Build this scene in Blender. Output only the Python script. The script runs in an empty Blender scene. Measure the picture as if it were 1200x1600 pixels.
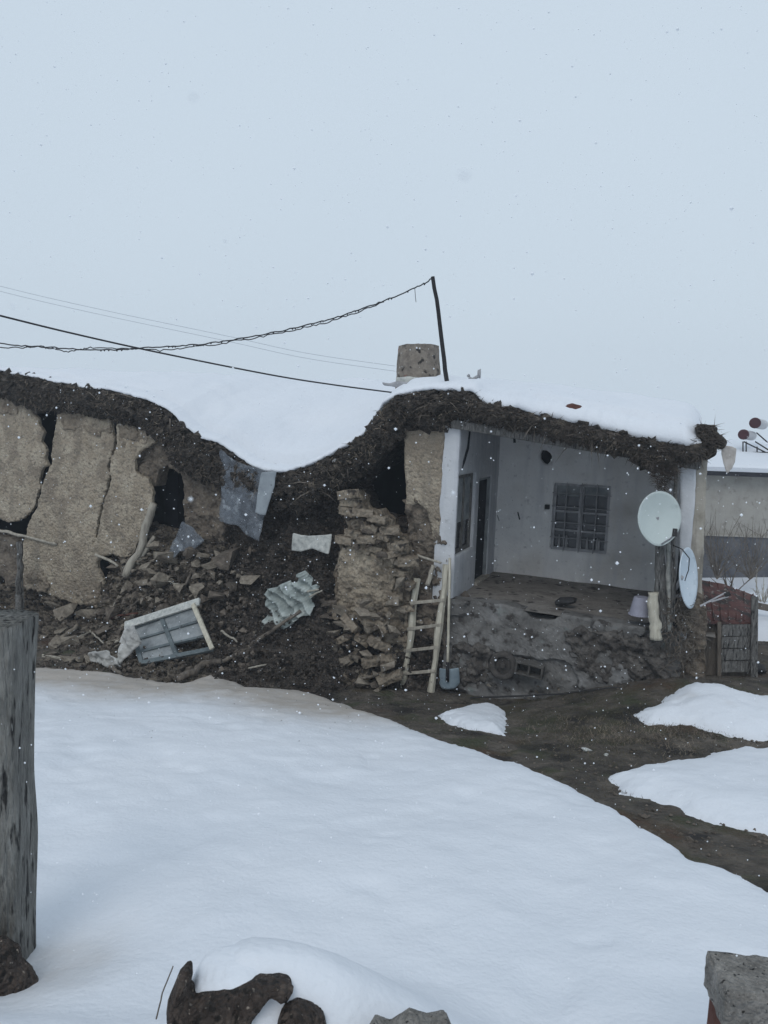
import bpy, bmesh, math, random
import numpy as np
from mathutils import Matrix, Vector
random.seed(7); rng = np.random.default_rng(7)
S = bpy.context.scene; C = S.collection
R = math.radians
# ------------------------------------------------------------------ camera
FPX = 1155.0; CAMZ = 4.2; PITCH = 6.9; ROLL = 2.0
cd = bpy.data.cameras.new("camera"); cam = bpy.data.objects.new("camera", cd); C.objects.link(cam)
cd.sensor_fit = 'VERTICAL'; cd.sensor_height = 36; cd.sensor_width = 27; cd.lens = 36 * FPX / 1600
cd.clip_start = 0.02; cd.dof.use_dof = True; cd.dof.focus_distance = 10.5; cd.dof.aperture_fstop = 9.0; cd.clip_end = 2000
cam.matrix_world = Matrix.Translation((0, 0, CAMZ)) @ Matrix.Rotation(R(90 - PITCH), 4, 'X') @ Matrix.Rotation(R(ROLL), 4, 'Z')
S.camera = cam
# ------------------------------------------------------------------ sky, sun, exposure
w = bpy.data.worlds.new("World"); S.world = w; w.use_nodes = True
nt = w.node_tree; nt.nodes.clear()
out = nt.nodes.new('ShaderNodeOutputWorld'); add = nt.nodes.new('ShaderNodeAddShader')
b1 = nt.nodes.new('ShaderNodeBackground'); b2 = nt.nodes.new('ShaderNodeBackground')
sky = nt.nodes.new('ShaderNodeTexSky'); sky.sky_type = 'NISHITA'; sky.sun_disc = False
sky.sun_elevation = R(48); sky.sun_rotation = R(200); sky.air_density = 2; sky.dust_density = 6
tc = nt.nodes.new('ShaderNodeTexCoord'); nz = nt.nodes.new('ShaderNodeTexNoise'); nz.inputs['Scale'].default_value = 1.3
cr = nt.nodes.new('ShaderNodeValToRGB')
cr.color_ramp.elements[0].color = (0.462, 0.542, 0.625, 1); cr.color_ramp.elements[0].position = .3
cr.color_ramp.elements[1].color = (0.482, 0.562, 0.643, 1); cr.color_ramp.elements[1].position = .7
nt.links.new(tc.outputs['Generated'], nz.inputs['Vector']); nt.links.new(nz.outputs['Fac'], cr.inputs['Fac'])
nt.links.new(cr.outputs['Color'], b2.inputs['Color']); b2.inputs['Strength'].default_value = 0.99
nt.links.new(sky.outputs['Color'], b1.inputs['Color']); b1.inputs['Strength'].default_value = 0.004
nt.links.new(b1.outputs[0], add.inputs[0]); nt.links.new(b2.outputs[0], add.inputs[1]); nt.links.new(add.outputs[0], out.inputs[0])
sl = bpy.data.lights.new("sun", 'SUN'); sl.energy = 0.6; sl.angle = R(30); sl.color = (1, .97, .93)
sun = bpy.data.objects.new("sun", sl); C.objects.link(sun); sun.rotation_euler = (R(42), 0, R(-20))
S.view_settings.view_transform = 'Standard'; S.view_settings.look = 'None'
S.view_settings.exposure = 0.3; S.view_settings.gamma = 1
# ------------------------------------------------------------------ pixel rays and planes
RM = cam.matrix_world.to_3x3(); O = Vector((0, 0, CAMZ))
def ray(px, py): return (RM @ Vector(((px - 600) / FPX, (800 - py) / FPX, -1))).normalized()
def at(px, py, Y):
    d = ray(px, py); return O + d * (Y / d.y)
ANG = R(22)
U = Vector((math.cos(ANG), -math.sin(ANG), 0)); V = Vector((math.sin(ANG), math.cos(ANG), 0))
_p = at(700, 1080, 11.6); P0 = Vector((_p.x, 11.6, 0))
def F(px, py, t=0.0):
    d = ray(px, py); q = P0 + V * t; k = (q - O).dot(V) / d.dot(V); return O + d * k
def L(p): q = p - P0; return (q.dot(U), q.dot(V), p.z)
def W(s, t, z): return P0 + U * s + V * t + Vector((0, 0, z))
def sz(px, py, t=0.0): a = L(F(px, py, t)); return (a[0], a[2])
def tz(px, py, s=0.0):
    d = ray(px, py); q = P0 + U * s; k = (q - O).dot(U) / d.dot(U); a = L(O + d * k); return (a[1], a[2])
# ------------------------------------------------------------------ numpy noise
def _h(i, j, k):
    n = (i * 374761393 + j * 668265263 + k * 2147483647 % 1274126177) & 0xFFFFFFFF
    n = ((n ^ (n >> 13)) * 1274126177) & 0xFFFFFFFF
    n = ((n ^ (n >> 16)) * 2246822519) & 0xFFFFFFFF
    return ((n ^ (n >> 15)) & 0xFFFFFF) / float(0xFFFFFF)
def vn(x, y, z):
    x, y, z = np.broadcast_arrays(np.asarray(x, float), np.asarray(y, float), np.asarray(z, float))
    i = np.floor(x).astype(np.int64); j = np.floor(y).astype(np.int64); k = np.floor(z).astype(np.int64)
    fx, fy, fz = x - i, y - j, z - k
    fx, fy, fz = [f * f * (3 - 2 * f) for f in (fx, fy, fz)]
    r = 0
    for a in (0, 1):
        for b in (0, 1):
            for c in (0, 1):
                r = r + _h(i + a, j + b, (k + c) * 7919 + 13) * (fx if a else 1 - fx) * (fy if b else 1 - fy) * (fz if c else 1 - fz)
    return r * 2 - 1
def fbm(x, y, z=0.0, o=4, g=.5):
    x = np.asarray(x, float); r = 0; a = 1.0; s = 0
    for n in range(o):
        r = r + a * vn(x * 2**n + 17.3 * n, np.asarray(y) * 2**n + 5.1 * n, np.asarray(z) * 2**n + 9.7 * n); s += a; a *= g
    return r / s
def ss(x, a, b):
    t = np.clip((np.asarray(x, float) - a) / (b - a), 0, 1); return t * t * (3 - 2 * t)
def polyd(P, poly):
    """signed distance (+ inside) and nearest point of a polygon"""
    P = np.asarray(P, float); q = np.asarray(poly, float); n = len(q)
    best = np.full(len(P), 1e18); near = np.zeros((len(P), 2)); ins = np.zeros(len(P), bool)
    for i in range(n):
        a = q[i]; b = q[(i + 1) % n]; e = b - a; l2 = e.dot(e) + 1e-12
        t = np.clip(((P - a) @ e) / l2, 0, 1); c = a + t[:, None] * e; d2 = ((P - c) ** 2).sum(1)
        m = d2 < best; best[m] = d2[m]; near[m] = c[m]
        if a[1] != b[1]:
            cr_ = ((a[1] > P[:, 1]) != (b[1] > P[:, 1])) & (P[:, 0] < (b[0] - a[0]) * (P[:, 1] - a[1]) / (b[1] - a[1]) + a[0]); ins ^= cr_
    d = np.sqrt(best); return np.where(ins, d, -d), near
def rough(poly, step, amp, seed=0, f=6):
    o = []; n = len(poly)
    for i in range(n):
        a = np.array(poly[i], float); b = np.array(poly[(i + 1) % n], float); m = max(1, int(np.hypot(*(b - a)) / step))
        for k in range(m): o.append(a + (b - a) * k / m)
    o = np.array(o)
    x = o[:, 0].copy(); y = o[:, 1].copy()
    o[:, 0] += amp * fbm(x * f, y * f, seed + .3, 4, .7) * 2; o[:, 1] += amp * fbm(x * f, y * f, seed + 7.7, 4, .7) * 2
    o[:, 0] += amp * .6 * vn(x * 24, y * 24, seed + 2.2); o[:, 1] += amp * .6 * vn(x * 24, y * 24, seed + 5.1)
    return o
# ------------------------------------------------------------------ materials
def mat(name, cols, scale=4, detail=8, rough=.9, bump=.3, bscale=25, stretch=(1, 1, 1), bdist=.02, spots=None, streak=None, alpha=None, metal=0, vor=None, spec=.3):
    m = bpy.data.materials.new(name); m.use_nodes = True; n = m.node_tree; p = n.nodes['Principled BSDF']
    p.inputs['Roughness'].default_value = rough; p.inputs['Metallic'].default_value = metal; p.inputs['Specular IOR Level'].default_value = spec
    tcn = n.nodes.new('ShaderNodeTexCoord'); mp = n.nodes.new('ShaderNodeMapping'); mp.inputs['Scale'].default_value = stretch
    n.links.new(tcn.outputs['Object'], mp.inputs[0])
    no = n.nodes.new('ShaderNodeTexNoise'); no.inputs['Scale'].default_value = scale; no.inputs['Detail'].default_value = detail; no.inputs['Roughness'].default_value = .65
    n.links.new(mp.outputs[0], no.inputs['Vector'])
    r = n.nodes.new('ShaderNodeValToRGB'); e = r.color_ramp.elements
    k = len(cols)
    for i, c in enumerate(cols):
        pos = .32 + .36 * i / max(1, k - 1)
        if i < 2: el = e[i]; el.position = pos
        else: el = e.new(pos)
        el.color = (*c, 1)
    if k == 1: e[1].color = (*cols[0], 1)
    n.links.new(no.outputs['Fac'], r.inputs['Fac']); col = r.outputs['Color']
    def mixin(fac_socket, c2, lo, hi):
        nonlocal col
        mr = n.nodes.new('ShaderNodeMapRange'); mr.inputs['From Min'].default_value = lo; mr.inputs['From Max'].default_value = hi
        n.links.new(fac_socket, mr.inputs['Value']); mx = n.nodes.new('ShaderNodeMix'); mx.data_type = 'RGBA'
        n.links.new(mr.outputs[0], mx.inputs[0]); n.links.new(col, mx.inputs[6]); mx.inputs[7].default_value = (*c2, 1); col = mx.outputs[2]
    if spots:
        for (c2, sc, lo, hi) in spots:
            n2 = n.nodes.new('ShaderNodeTexNoise'); n2.inputs['Scale'].default_value = sc; n2.inputs['Detail'].default_value = 4
            n.links.new(mp.outputs[0], n2.inputs['Vector']); mixin(n2.outputs['Fac'], c2, lo, hi)
    if streak:
        c2, sc, lo, hi = streak
        m2 = n.nodes.new('ShaderNodeMapping'); m2.inputs['Scale'].default_value = (1, 1, .12); n.links.new(tcn.outputs['Object'], m2.inputs[0])
        n2 = n.nodes.new('ShaderNodeTexNoise'); n2.inputs['Scale'].default_value = sc; n2.inputs['Detail'].default_value = 5
        n.links.new(m2.outputs[0], n2.inputs['Vector']); mixin(n2.outputs['Fac'], c2, lo, hi)
    n.links.new(col, p.inputs['Base Color'])
    if bump:
        nb = n.nodes.new('ShaderNodeTexNoise'); nb.inputs['Scale'].default_value = bscale; nb.inputs['Detail'].default_value = 6; n.links.new(mp.outputs[0], nb.inputs['Vector'])
        bm_ = n.nodes.new('ShaderNodeBump'); bm_.inputs['Strength'].default_value = bump; bm_.inputs['Distance'].default_value = bdist
        h = nb.outputs['Fac']
        if vor:
            v = n.nodes.new('ShaderNodeTexVoronoi'); v.inputs['Scale'].default_value = vor; v.feature = 'F1'; n.links.new(mp.outputs[0], v.inputs['Vector'])
            ad = n.nodes.new('ShaderNodeMath'); ad.operation = 'SUBTRACT'; n.links.new(h, ad.inputs[0]); n.links.new(v.outputs['Distance'], ad.inputs[1]); h = ad.outputs[0]
        n.links.new(h, bm_.inputs['Height']); n.links.new(bm_.outputs[0], p.inputs['Normal'])
    if alpha is not None: p.inputs['Alpha'].default_value = alpha
    return m
M = {}
M['adobe'] = mat('adobe', [(.27, .222, .165), (.36, .305, .235), (.43, .375, .295)], 3, 10, .95, .9, 30, bdist=.03, vor=18,
                 spots=[((.24, .2, .155), 2.2, .5, .62), ((.2, .17, .135), 14, .54, .68), ((.5, .45, .37), 40, .62, .72), ((.1, .085, .07), 50, .62, .7)], streak=((.25, .215, .17), 7, .5, .75))
M['clay_heap'] = mat('clay_heap', [(.08, .067, .054), (.16, .135, .108), (.25, .213, .17)], 5, 12, .95, 1, 26, bdist=.05, vor=14, spots=[((.26, .225, .18), 20, .6, .7), ((.03, .026, .023), 6, .56, .66)])
M['adobe_raw'] = mat('adobe_raw', [(.16, .13, .1), (.24, .2, .155), (.31, .265, .21)], 5, 10, .95, 1, 24, bdist=.04, vor=14)
M['adobe_mid'] = mat('adobe_mid', [(.13, .104, .08), (.25, .208, .16), (.35, .3, .235)], 5, 10, .95, 1, 24, bdist=.04, vor=12, spots=[((.07, .06, .052), 9, .55, .66)])
M['adobe_dark'] = mat('adobe_dark', [(.08, .066, .054), (.165, .137, .11), (.24, .203, .16)], 6, 10, .95, 1, 28, bdist=.04, vor=12, spots=[((.2, .18, .15), 22, .62, .72)])
M['lump'] = mat('lump', [(.13, .11, .088), (.235, .203, .165), (.34, .3, .245)], 4, 8, .95, .8, 18, bdist=.03)
M['lump2'] = mat('lump_brown', [(.06, .05, .042), (.12, .1, .082), (.19, .16, .132)], 4, 8, .95, .8, 18, bdist=.03)
M['earth'] = mat('earth', [(.034, .029, .026), (.078, .065, .056), (.145, .122, .102)], 7, 12, .95, 1, 40, bdist=.04, vor=30, spots=[((.09, .078, .068), 48, .62, .7)])
M['thatch'] = mat('thatch_earth', [(.02, .017, .0155), (.055, .046, .039), (.14, .117, .095)], 9, 12, .95, 1, 45, bdist=.04, stretch=(1, 1, 2.2), vor=22, spots=[((.085, .07, .05), 40, .62, .7)])
M['straw'] = mat('straw', [(.03, .025, .023), (.08, .066, .056), (.17, .142, .115)], 3, 4, .9, 0)
M['straw_pale'] = mat('straw_pale', [(.13, .105, .08), (.23, .19, .145), (.33, .28, .22)], 3, 4, .9, 0)
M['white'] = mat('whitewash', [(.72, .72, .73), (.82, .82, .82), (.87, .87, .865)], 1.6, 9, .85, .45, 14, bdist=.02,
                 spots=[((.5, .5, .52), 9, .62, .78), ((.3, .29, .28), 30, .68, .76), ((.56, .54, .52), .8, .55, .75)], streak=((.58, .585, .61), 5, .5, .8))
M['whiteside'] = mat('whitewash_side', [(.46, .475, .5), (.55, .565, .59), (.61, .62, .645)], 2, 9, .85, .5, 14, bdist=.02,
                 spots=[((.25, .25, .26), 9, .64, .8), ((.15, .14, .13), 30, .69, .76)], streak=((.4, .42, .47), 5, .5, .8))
M['beige'] = mat('beige_plaster', [(.26, .24, .2), (.36, .335, .29), (.43, .4, .355)], 3, 9, .9, .6, 20, streak=((.1, .09, .08), 8, .55, .75))
M['plinth'] = mat('plinth', [(.075, .071, .068), (.14, .136, .131), (.22, .216, .212)], 2.2, 11, .95, .6, 14, bdist=.02, vor=5,
                  spots=[((.19, .19, .19), 1.1, .54, .7), ((.05, .045, .042), 7, .55, .66), ((.15, .18, .17), 3.1, .64, .74), ((.3, .28, .26), 40, .67, .73)])
M['frame_grey'] = mat('frame_grey', [(.26, .26, .28), (.38, .38, .4), (.46, .46, .48)], 9, 8, .8, .4, 30)
M['plinth_dark'] = mat('plinth_rubble', [(.045, .04, .037), (.095, .086, .079), (.16, .148, .136)], 7, 11, .95, 1, 22, bdist=.04, vor=10)
M['floor'] = mat('porch_floor', [(.11, .1, .092), (.19, .175, .16), (.27, .255, .235)], 3, 9, .95, .7, 25, spots=[((.03, .026, .024), 6, .56, .7)])
def snowmat(name, dirt):
    m = bpy.data.materials.new(name); m.use_nodes = True; n = m.node_tree; p = n.nodes['Principled BSDF']
    p.inputs['Roughness'].default_value = .7; p.inputs['Specular IOR Level'].default_value = .2
    t_ = n.nodes.new('ShaderNodeTexCoord'); a = n.nodes.new('ShaderNodeTexNoise'); a.inputs['Scale'].default_value = .9; a.inputs['Detail'].default_value = 6
    n.links.new(t_.outputs['Object'], a.inputs['Vector']); r = n.nodes.new('ShaderNodeValToRGB')
    r.color_ramp.elements[0].color = (.70, .73, .78, 1); r.color_ramp.elements[1].color = (.73, .755, .80, 1); r.color_ramp.elements[0].position = .35; r.color_ramp.elements[1].position = .65
    n.links.new(a.outputs['Fac'], r.inputs['Fac']); col = r.outputs['Color']
    if dirt:
        v = n.nodes.new('ShaderNodeAttribute'); v.attribute_name = 'dirt'
        g = n.nodes.new('ShaderNodeTexNoise'); g.inputs['Scale'].default_value = 5; g.inputs['Detail'].default_value = 9; n.links.new(t_.outputs['Object'], g.inputs['Vector'])
        mm = n.nodes.new('ShaderNodeMath'); mm.operation = 'MULTIPLY_ADD'; n.links.new(g.outputs['Fac'], mm.inputs[0]); mm.inputs[1].default_value = .9; mm.inputs[2].default_value = -.45
        m3 = n.nodes.new('ShaderNodeMath'); m3.operation = 'ADD'; n.links.new(mm.outputs[0], m3.inputs[0]); n.links.new(v.outputs['Fac'], m3.inputs[1])
        m4 = n.nodes.new('ShaderNodeMath'); m4.operation = 'MULTIPLY'; m4.use_clamp = True; n.links.new(m3.outputs[0], m4.inputs[0]); n.links.new(v.outputs['Fac'], m4.inputs[1])
        mx = n.nodes.new('ShaderNodeMix'); mx.data_type = 'RGBA'; n.links.new(m4.outputs[0], mx.inputs[0]); n.links.new(col, mx.inputs[6]); mx.inputs[7].default_value = (.43, .395, .36, 1); col = mx.outputs[2]
    n.links.new(col, p.inputs['Base Color'])
    nb = n.nodes.new('ShaderNodeTexNoise'); nb.inputs['Scale'].default_value = 30; nb.inputs['Detail'].default_value = 5; n.links.new(t_.outputs['Object'], nb.inputs['Vector'])
    nc = n.nodes.new('ShaderNodeTexNoise'); nc.inputs['Scale'].default_value = 4; nc.inputs['Detail'].default_value = 4; n.links.new(t_.outputs['Object'], nc.inputs['Vector'])
    ad = n.nodes.new('ShaderNodeMath'); ad.operation = 'MULTIPLY_ADD'; n.links.new(nc.outputs['Fac'], ad.inputs[0]); ad.inputs[1].default_value = 3; n.links.new(nb.outputs['Fac'], ad.inputs[2])
    b = n.nodes.new('ShaderNodeBump'); b.inputs['Strength'].default_value = .35; b.inputs['Distance'].default_value = .02; n.links.new(ad.outputs[0], b.inputs['Height']); n.links.new(b.outputs[0], p.inputs['Normal'])
    return m
M['snow'] = snowmat('snow', False); M['snowd'] = snowmat('snow_stained', True)
M['soil'] = mat('soil', [(.045, .039, .034), (.088, .075, .062), (.14, .12, .1)], 3, 12, .95, 1, 30, bdist=.03, vor=16,
                spots=[((.055, .058, .034), 2.2, .52, .64), ((.075, .048, .034), 1.1, .55, .68), ((.025, .022, .02), 1.7, .54, .66), ((.15, .135, .115), 60, .66, .72)])
M['wood'] = mat('old_wood', [(.22, .2, .17), (.36, .33, .28), (.48, .45, .38)], 5, 8, .9, .6, 30, stretch=(3, 3, .5))
M['wood_dark'] = mat('dark_wood', [(.075, .064, .055), (.14, .12, .1), (.22, .19, .16)], 5, 8, .9, .6, 30, stretch=(3, 3, .5))
M['wood_grey'] = mat('grey_wood', [(.11, .106, .1), (.2, .194, .185), (.29, .28, .265)], 6, 10, .95, 1, 22, stretch=(6, 6, .8), bdist=.03, spots=[((.03, .028, .027), 9, .56, .66), ((.24, .235, .225), 14, .62, .72)], vor=14)
M['pale_wood'] = mat('pale_wood', [(.36, .335, .27), (.5, .47, .39), (.6, .57, .48)], 6, 8, .9, .5, 30, stretch=(4, 4, .6))
M['metal_dark'] = mat('dark_metal', [(.015, .015, .018), (.03, .028, .028)], 6, 5, .6, .2, 40, metal=.4)
M['wire'] = mat('wire', [(.018, .018, .022), (.03, .03, .034)], 9, 2, .6, 0)
M['glass'] = mat('dark_glass', [(.012, .014, .02), (.03, .034, .042)], 5, 3, .15, 0, spec=.5)
M['teal'] = mat('teal_paint', [(.07, .085, .092), (.12, .145, .155), (.16, .185, .195)], 6, 9, .8, .5, 25, spots=[((.03, .028, .026), 12, .58, .68)])
M['panelgrey'] = mat('board_grey', [(.16, .175, .185), (.25, .27, .28), (.32, .34, .35)], 5, 9, .85, .3, 25)
M['cloth_teal'] = mat('teal_cloth', [(.18, .205, .2), (.33, .37, .36), (.5, .54, .52)], 4, 6, .9, .5, 30)
M['cloth_grey'] = mat('grey_cloth', [(.27, .28, .28), (.42, .42, .41), (.52, .52, .5)], 5, 7, .9, .5, 30)
M['plastic'] = mat('clear_plastic', [(.10, .11, .13), (.24, .27, .31)], 5, 8, .45, .6, 12, alpha=.5, spots=[((.42, .46, .5), 7, .58, .72)])
M['plastic_pale'] = mat('pale_plastic', [(.25, .28, .31), (.36, .4, .43)], 5, 8, .5, .5, 12, alpha=.85)
M['sheet_pale'] = mat('pale_sheet', [(.28, .29, .28), (.45, .46, .44), (.58, .58, .54)], 12, 8, .9, .4, 30)
M['dish'] = mat('dish_paint', [(.47, .53, .52), (.53, .59, .58)], 3, 6, .6, .05, 20, spots=[((.36, .42, .41), 5, .6, .75)])
M['dish_blue'] = mat('dish_paint_blue', [(.52, .6, .67), (.62, .69, .75)], 3, 6, .55, .05, 20, spots=[((.3, .37, .42), 5, .58, .75)])
M['grey_metal'] = mat('grey_metal', [(.28, .28, .29), (.4, .4, .42)], 8, 6, .6, .2, 40, metal=.2)
M['concrete'] = mat('concrete_block', [(.11, .104, .096), (.2, .19, .176), (.3, .285, .265)], 14, 12, .95, 1, 60, bdist=.012, vor=70, spots=[((.3, .28, .26), 90, .62, .68), ((.02, .019, .018), 60, .62, .68)])
M['rock'] = mat('dark_rock', [(.028, .022, .019), (.062, .048, .041), (.11, .085, .07)], 14, 12, .9, 1, 30, bdist=.03, vor=45, spots=[((.28, .24, .2), 50, .64, .7), ((.02, .017, .015), 26, .55, .64)])
M['chimney'] = mat('chimney_clay', [(.11, .095, .08), (.2, .172, .145), (.28, .245, .205)], 5, 10, .95, .8, 25, bdist=.03, vor=7, spots=[((.2, .07, .05), 4, .64, .7), ((.03, .026, .024), 9, .6, .68)])
M['red_brick'] = mat('red_clay', [(.07, .03, .022), (.12, .048, .035)], 8, 6, .9, .6, 30)
M['rust_red'] = mat('rust_red_paint', [(.05, .032, .029), (.095, .042, .038), (.12, .065, .056)], 6, 10, .8, .5, 30, spots=[((.035, .03, .028), 8, .5, .6), ((.2, .17, .155), 16, .6, .68)])
M['neigh'] = mat('neighbour_plaster', [(.3, .285, .255), (.36, .345, .315), (.4, .385, .355)], 2, 9, .9, .3, 20, streak=((.3, .285, .26), 4, .5, .9), spots=[((.24, .225, .2), 5, .58, .7)])
M['neigh_dark'] = mat('neighbour_base', [(.07, .075, .09), (.11, .115, .13), (.15, .152, .16)], 2, 10, .9, .8, 12, vor=4, spots=[((.2, .2, .2), 20, .68, .74)])
M['eave'] = mat('eave_board', [(.02, .02, .026), (.035, .034, .04)], 4, 5, .8, 0)
M['tank_red'] = mat('tank_red', [(.045, .016, .02), (.075, .022, .028)], 12, 4, .6, 0)
M['tank_white'] = mat('tank_shell', [(.38, .38, .39), (.48, .48, .49)], 4, 5, .4, 0)
M['bucket'] = mat('bucket', [(.28, .28, .34), (.35, .35, .42)], 5, 6, .6, .1, 20)
M['shovel'] = mat('shovel_blade', [(.16, .21, .25), (.25, .31, .35)], 9, 7, .6, .2, 30)
M['cavity'] = mat('painted_shade', [(.006, .007, .011), (.012, .013, .018)], 5, 4, 1, 0)  # near-black colour painted as the shade inside holes, cracks and rooms
M['grass'] = mat('grass', [(.04, .042, .024), (.07, .064, .038), (.1, .084, .056)], 2, 4, .9, 0)
M['rubber'] = mat('rubber', [(.02, .02, .022), (.04, .038, .038)], 8, 6, .8, .3, 30)
M['flake'] = mat('flake', [(.8, .83, .87)], 2, 2, .8, 0)
M['flap'] = mat('sacking', [(.3, .28, .26), (.44, .41, .385), (.52, .5, .475)], 5, 7, .9, .6, 25)
# ------------------------------------------------------------------ object helpers
def thing(name, label, cat, loc=(0, 0, 0), group=None):
    o = bpy.data.objects.new(name, None); C.objects.link(o); o.location = loc; o.empty_display_size = .1
    o['label'] = label; o['category'] = cat
    if group: o['group'] = group
    return o
def obj(name, vs, fs, m, parent=None, loc=None, smooth=False, attr=None):
    vs = np.asarray([tuple(v) for v in vs] if not isinstance(vs, np.ndarray) else vs, float)
    if parent is not None:
        off = Vector((0, 0, 0)); q = parent
        while q is not None: off += q.location; q = q.parent
        off = np.array(off)
        vs = vs - off
    elif loc is not None: vs = vs - np.array(loc)
    me = bpy.data.meshes.new(name); me.from_pydata(vs.tolist(), [], [tuple(int(i) for i in f) for f in fs]); me.update()
    if attr is not None:
        a = me.attributes.new('dirt', 'FLOAT', 'POINT'); a.data.foreach_set('value', np.asarray(attr, np.float32))
    ms = m if isinstance(m, (list, tuple)) else [m]
    for q in ms: me.materials.append(q)
    o = bpy.data.objects.new(name, me); C.objects.link(o)
    if parent is not None: o.parent = parent
    elif loc is not None: o.location = loc
    if smooth: me.polygons.foreach_set('use_smooth', [True] * len(me.polygons))
    return o
def tag(o, label=None, cat=None, group=None, kind=None):
    if label: o['label'] = label
    if cat: o['category'] = cat
    if group: o['group'] = group
    if kind: o['kind'] = kind
    return o
class MB:
    def __init__(s): s.v = []; s.f = []
    def add(s, vs, fs):
        n = len(s.v); s.v += [tuple(v) for v in vs]; s.f += [tuple(i + n for i in f) for f in fs]; return s
    def box(s, c, x, y, z, ax=None, jit=0):
        c = Vector(c); ax = ax or (Vector((1, 0, 0)), Vector((0, 1, 0)), Vector((0, 0, 1))); vs = []
        for k in (-1, 1):
            for j in (-1, 1):
                for i in (-1, 1):
                    vs.append(c + ax[0] * (i * x / 2) + ax[1] * (j * y / 2) + ax[2] * (k * z / 2) + Vector([random.uniform(-jit, jit) for _ in range(3)]))
        return s.add(vs, [(0, 2, 3, 1), (4, 5, 7, 6), (0, 1, 5, 4), (2, 6, 7, 3), (0, 4, 6, 2), (1, 3, 7, 5)])
    def beam(s, a, b, wx, wy, up=None, jit=0):
        a = Vector(a); b = Vector(b); d = (b - a).normalized(); up = Vector(up) if up else (V if abs(d.dot(V)) < .9 else Vector((0, 0, 1)))
        x = d.cross(up).normalized(); y = d.cross(x).normalized(); return s.box((a + b) / 2, wx, wy, (b - a).length, (x, y, d), jit)
    def tube(s, pts, r, n=8, cap=True, wob=0, seed=0):
        pts = [Vector(p) for p in pts]; rs = r if isinstance(r, (list, tuple)) else [r] * len(pts); vs = []; fs = []
        prev = None
        for i, p in enumerate(pts):
            d = (pts[min(i + 1, len(pts) - 1)] - pts[max(i - 1, 0)]).normalized()
            x = (prev - d * prev.dot(d)).normalized() if prev else (d.orthogonal().normalized()); prev = x; y = d.cross(x)
            for k in range(n):
                a = 2 * math.pi * k / n; rr = rs[i] * (1 + wob * float(vn(i * .7 + seed, math.cos(a) * 1.5, math.sin(a) * 1.5)))
                vs.append(p + (x * math.cos(a) + y * math.sin(a)) * rr)
        for i in range(len(pts) - 1):
            for k in range(n):
                fs.append((i * n + k, i * n + (k + 1) % n, (i + 1) * n + (k + 1) % n, (i + 1) * n + k))
        if cap: fs.append(tuple(range(n))[::-1]); fs.append(tuple((len(pts) - 1) * n + k for k in range(n)))
        return s.add(vs, fs)
    def build(s, name, m, parent=None, loc=None, smooth=False): return obj(name, s.v, s.f, m, parent, loc, smooth)
def bevel(o, w=.01, seg=2):
    b = o.modifiers.new('bevel', 'BEVEL'); b.width = w; b.segments = seg; b.limit_method = 'ANGLE'; return o
def lerp_pts(pts, n, wig=0, seed=0):
    pts = [Vector(p) for p in pts]; o = []
    for i in range(len(pts) - 1):
        for k in range(n): o.append(pts[i].lerp(pts[i + 1], k / n))
    o.append(pts[-1])
    if wig:
        for i, p in enumerate(o): p.x += wig * float(vn(i * .6, seed, 0)); p.z += wig * float(vn(i * .6, seed, 5)); 
    return o
def grid_mesh(inside, X, Y):
    """cells of a regular grid whose four corners are inside"""
    ny, nx = inside.shape; c = inside[:-1, :-1] & inside[1:, :-1] & inside[:-1, 1:] & inside[1:, 1:]
    used = np.zeros_like(inside); used[:-1, :-1] |= c; used[1:, :-1] |= c; used[:-1, 1:] |= c; used[1:, 1:] |= c
    idx = -np.ones(inside.shape, int); idx[used] = np.arange(used.sum()); j, i = np.nonzero(c)
    f = np.stack([idx[j, i], idx[j, i + 1], idx[j + 1, i + 1], idx[j + 1, i]], 1)
    cnt = np.zeros(inside.shape, int); cnt[:-1, :-1] += c; cnt[1:, :-1] += c; cnt[:-1, 1:] += c; cnt[1:, 1:] += c
    return used, f, (cnt < 4)[used]
def boundary_edges(f):
    e = {}
    for q in f:
        for a, b in ((q[0], q[1]), (q[1], q[2]), (q[2], q[3]), (q[3], q[0])):
            if (b, a) in e: del e[(b, a)]
            else: e[(a, b)] = 1
    return list(e)
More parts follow.
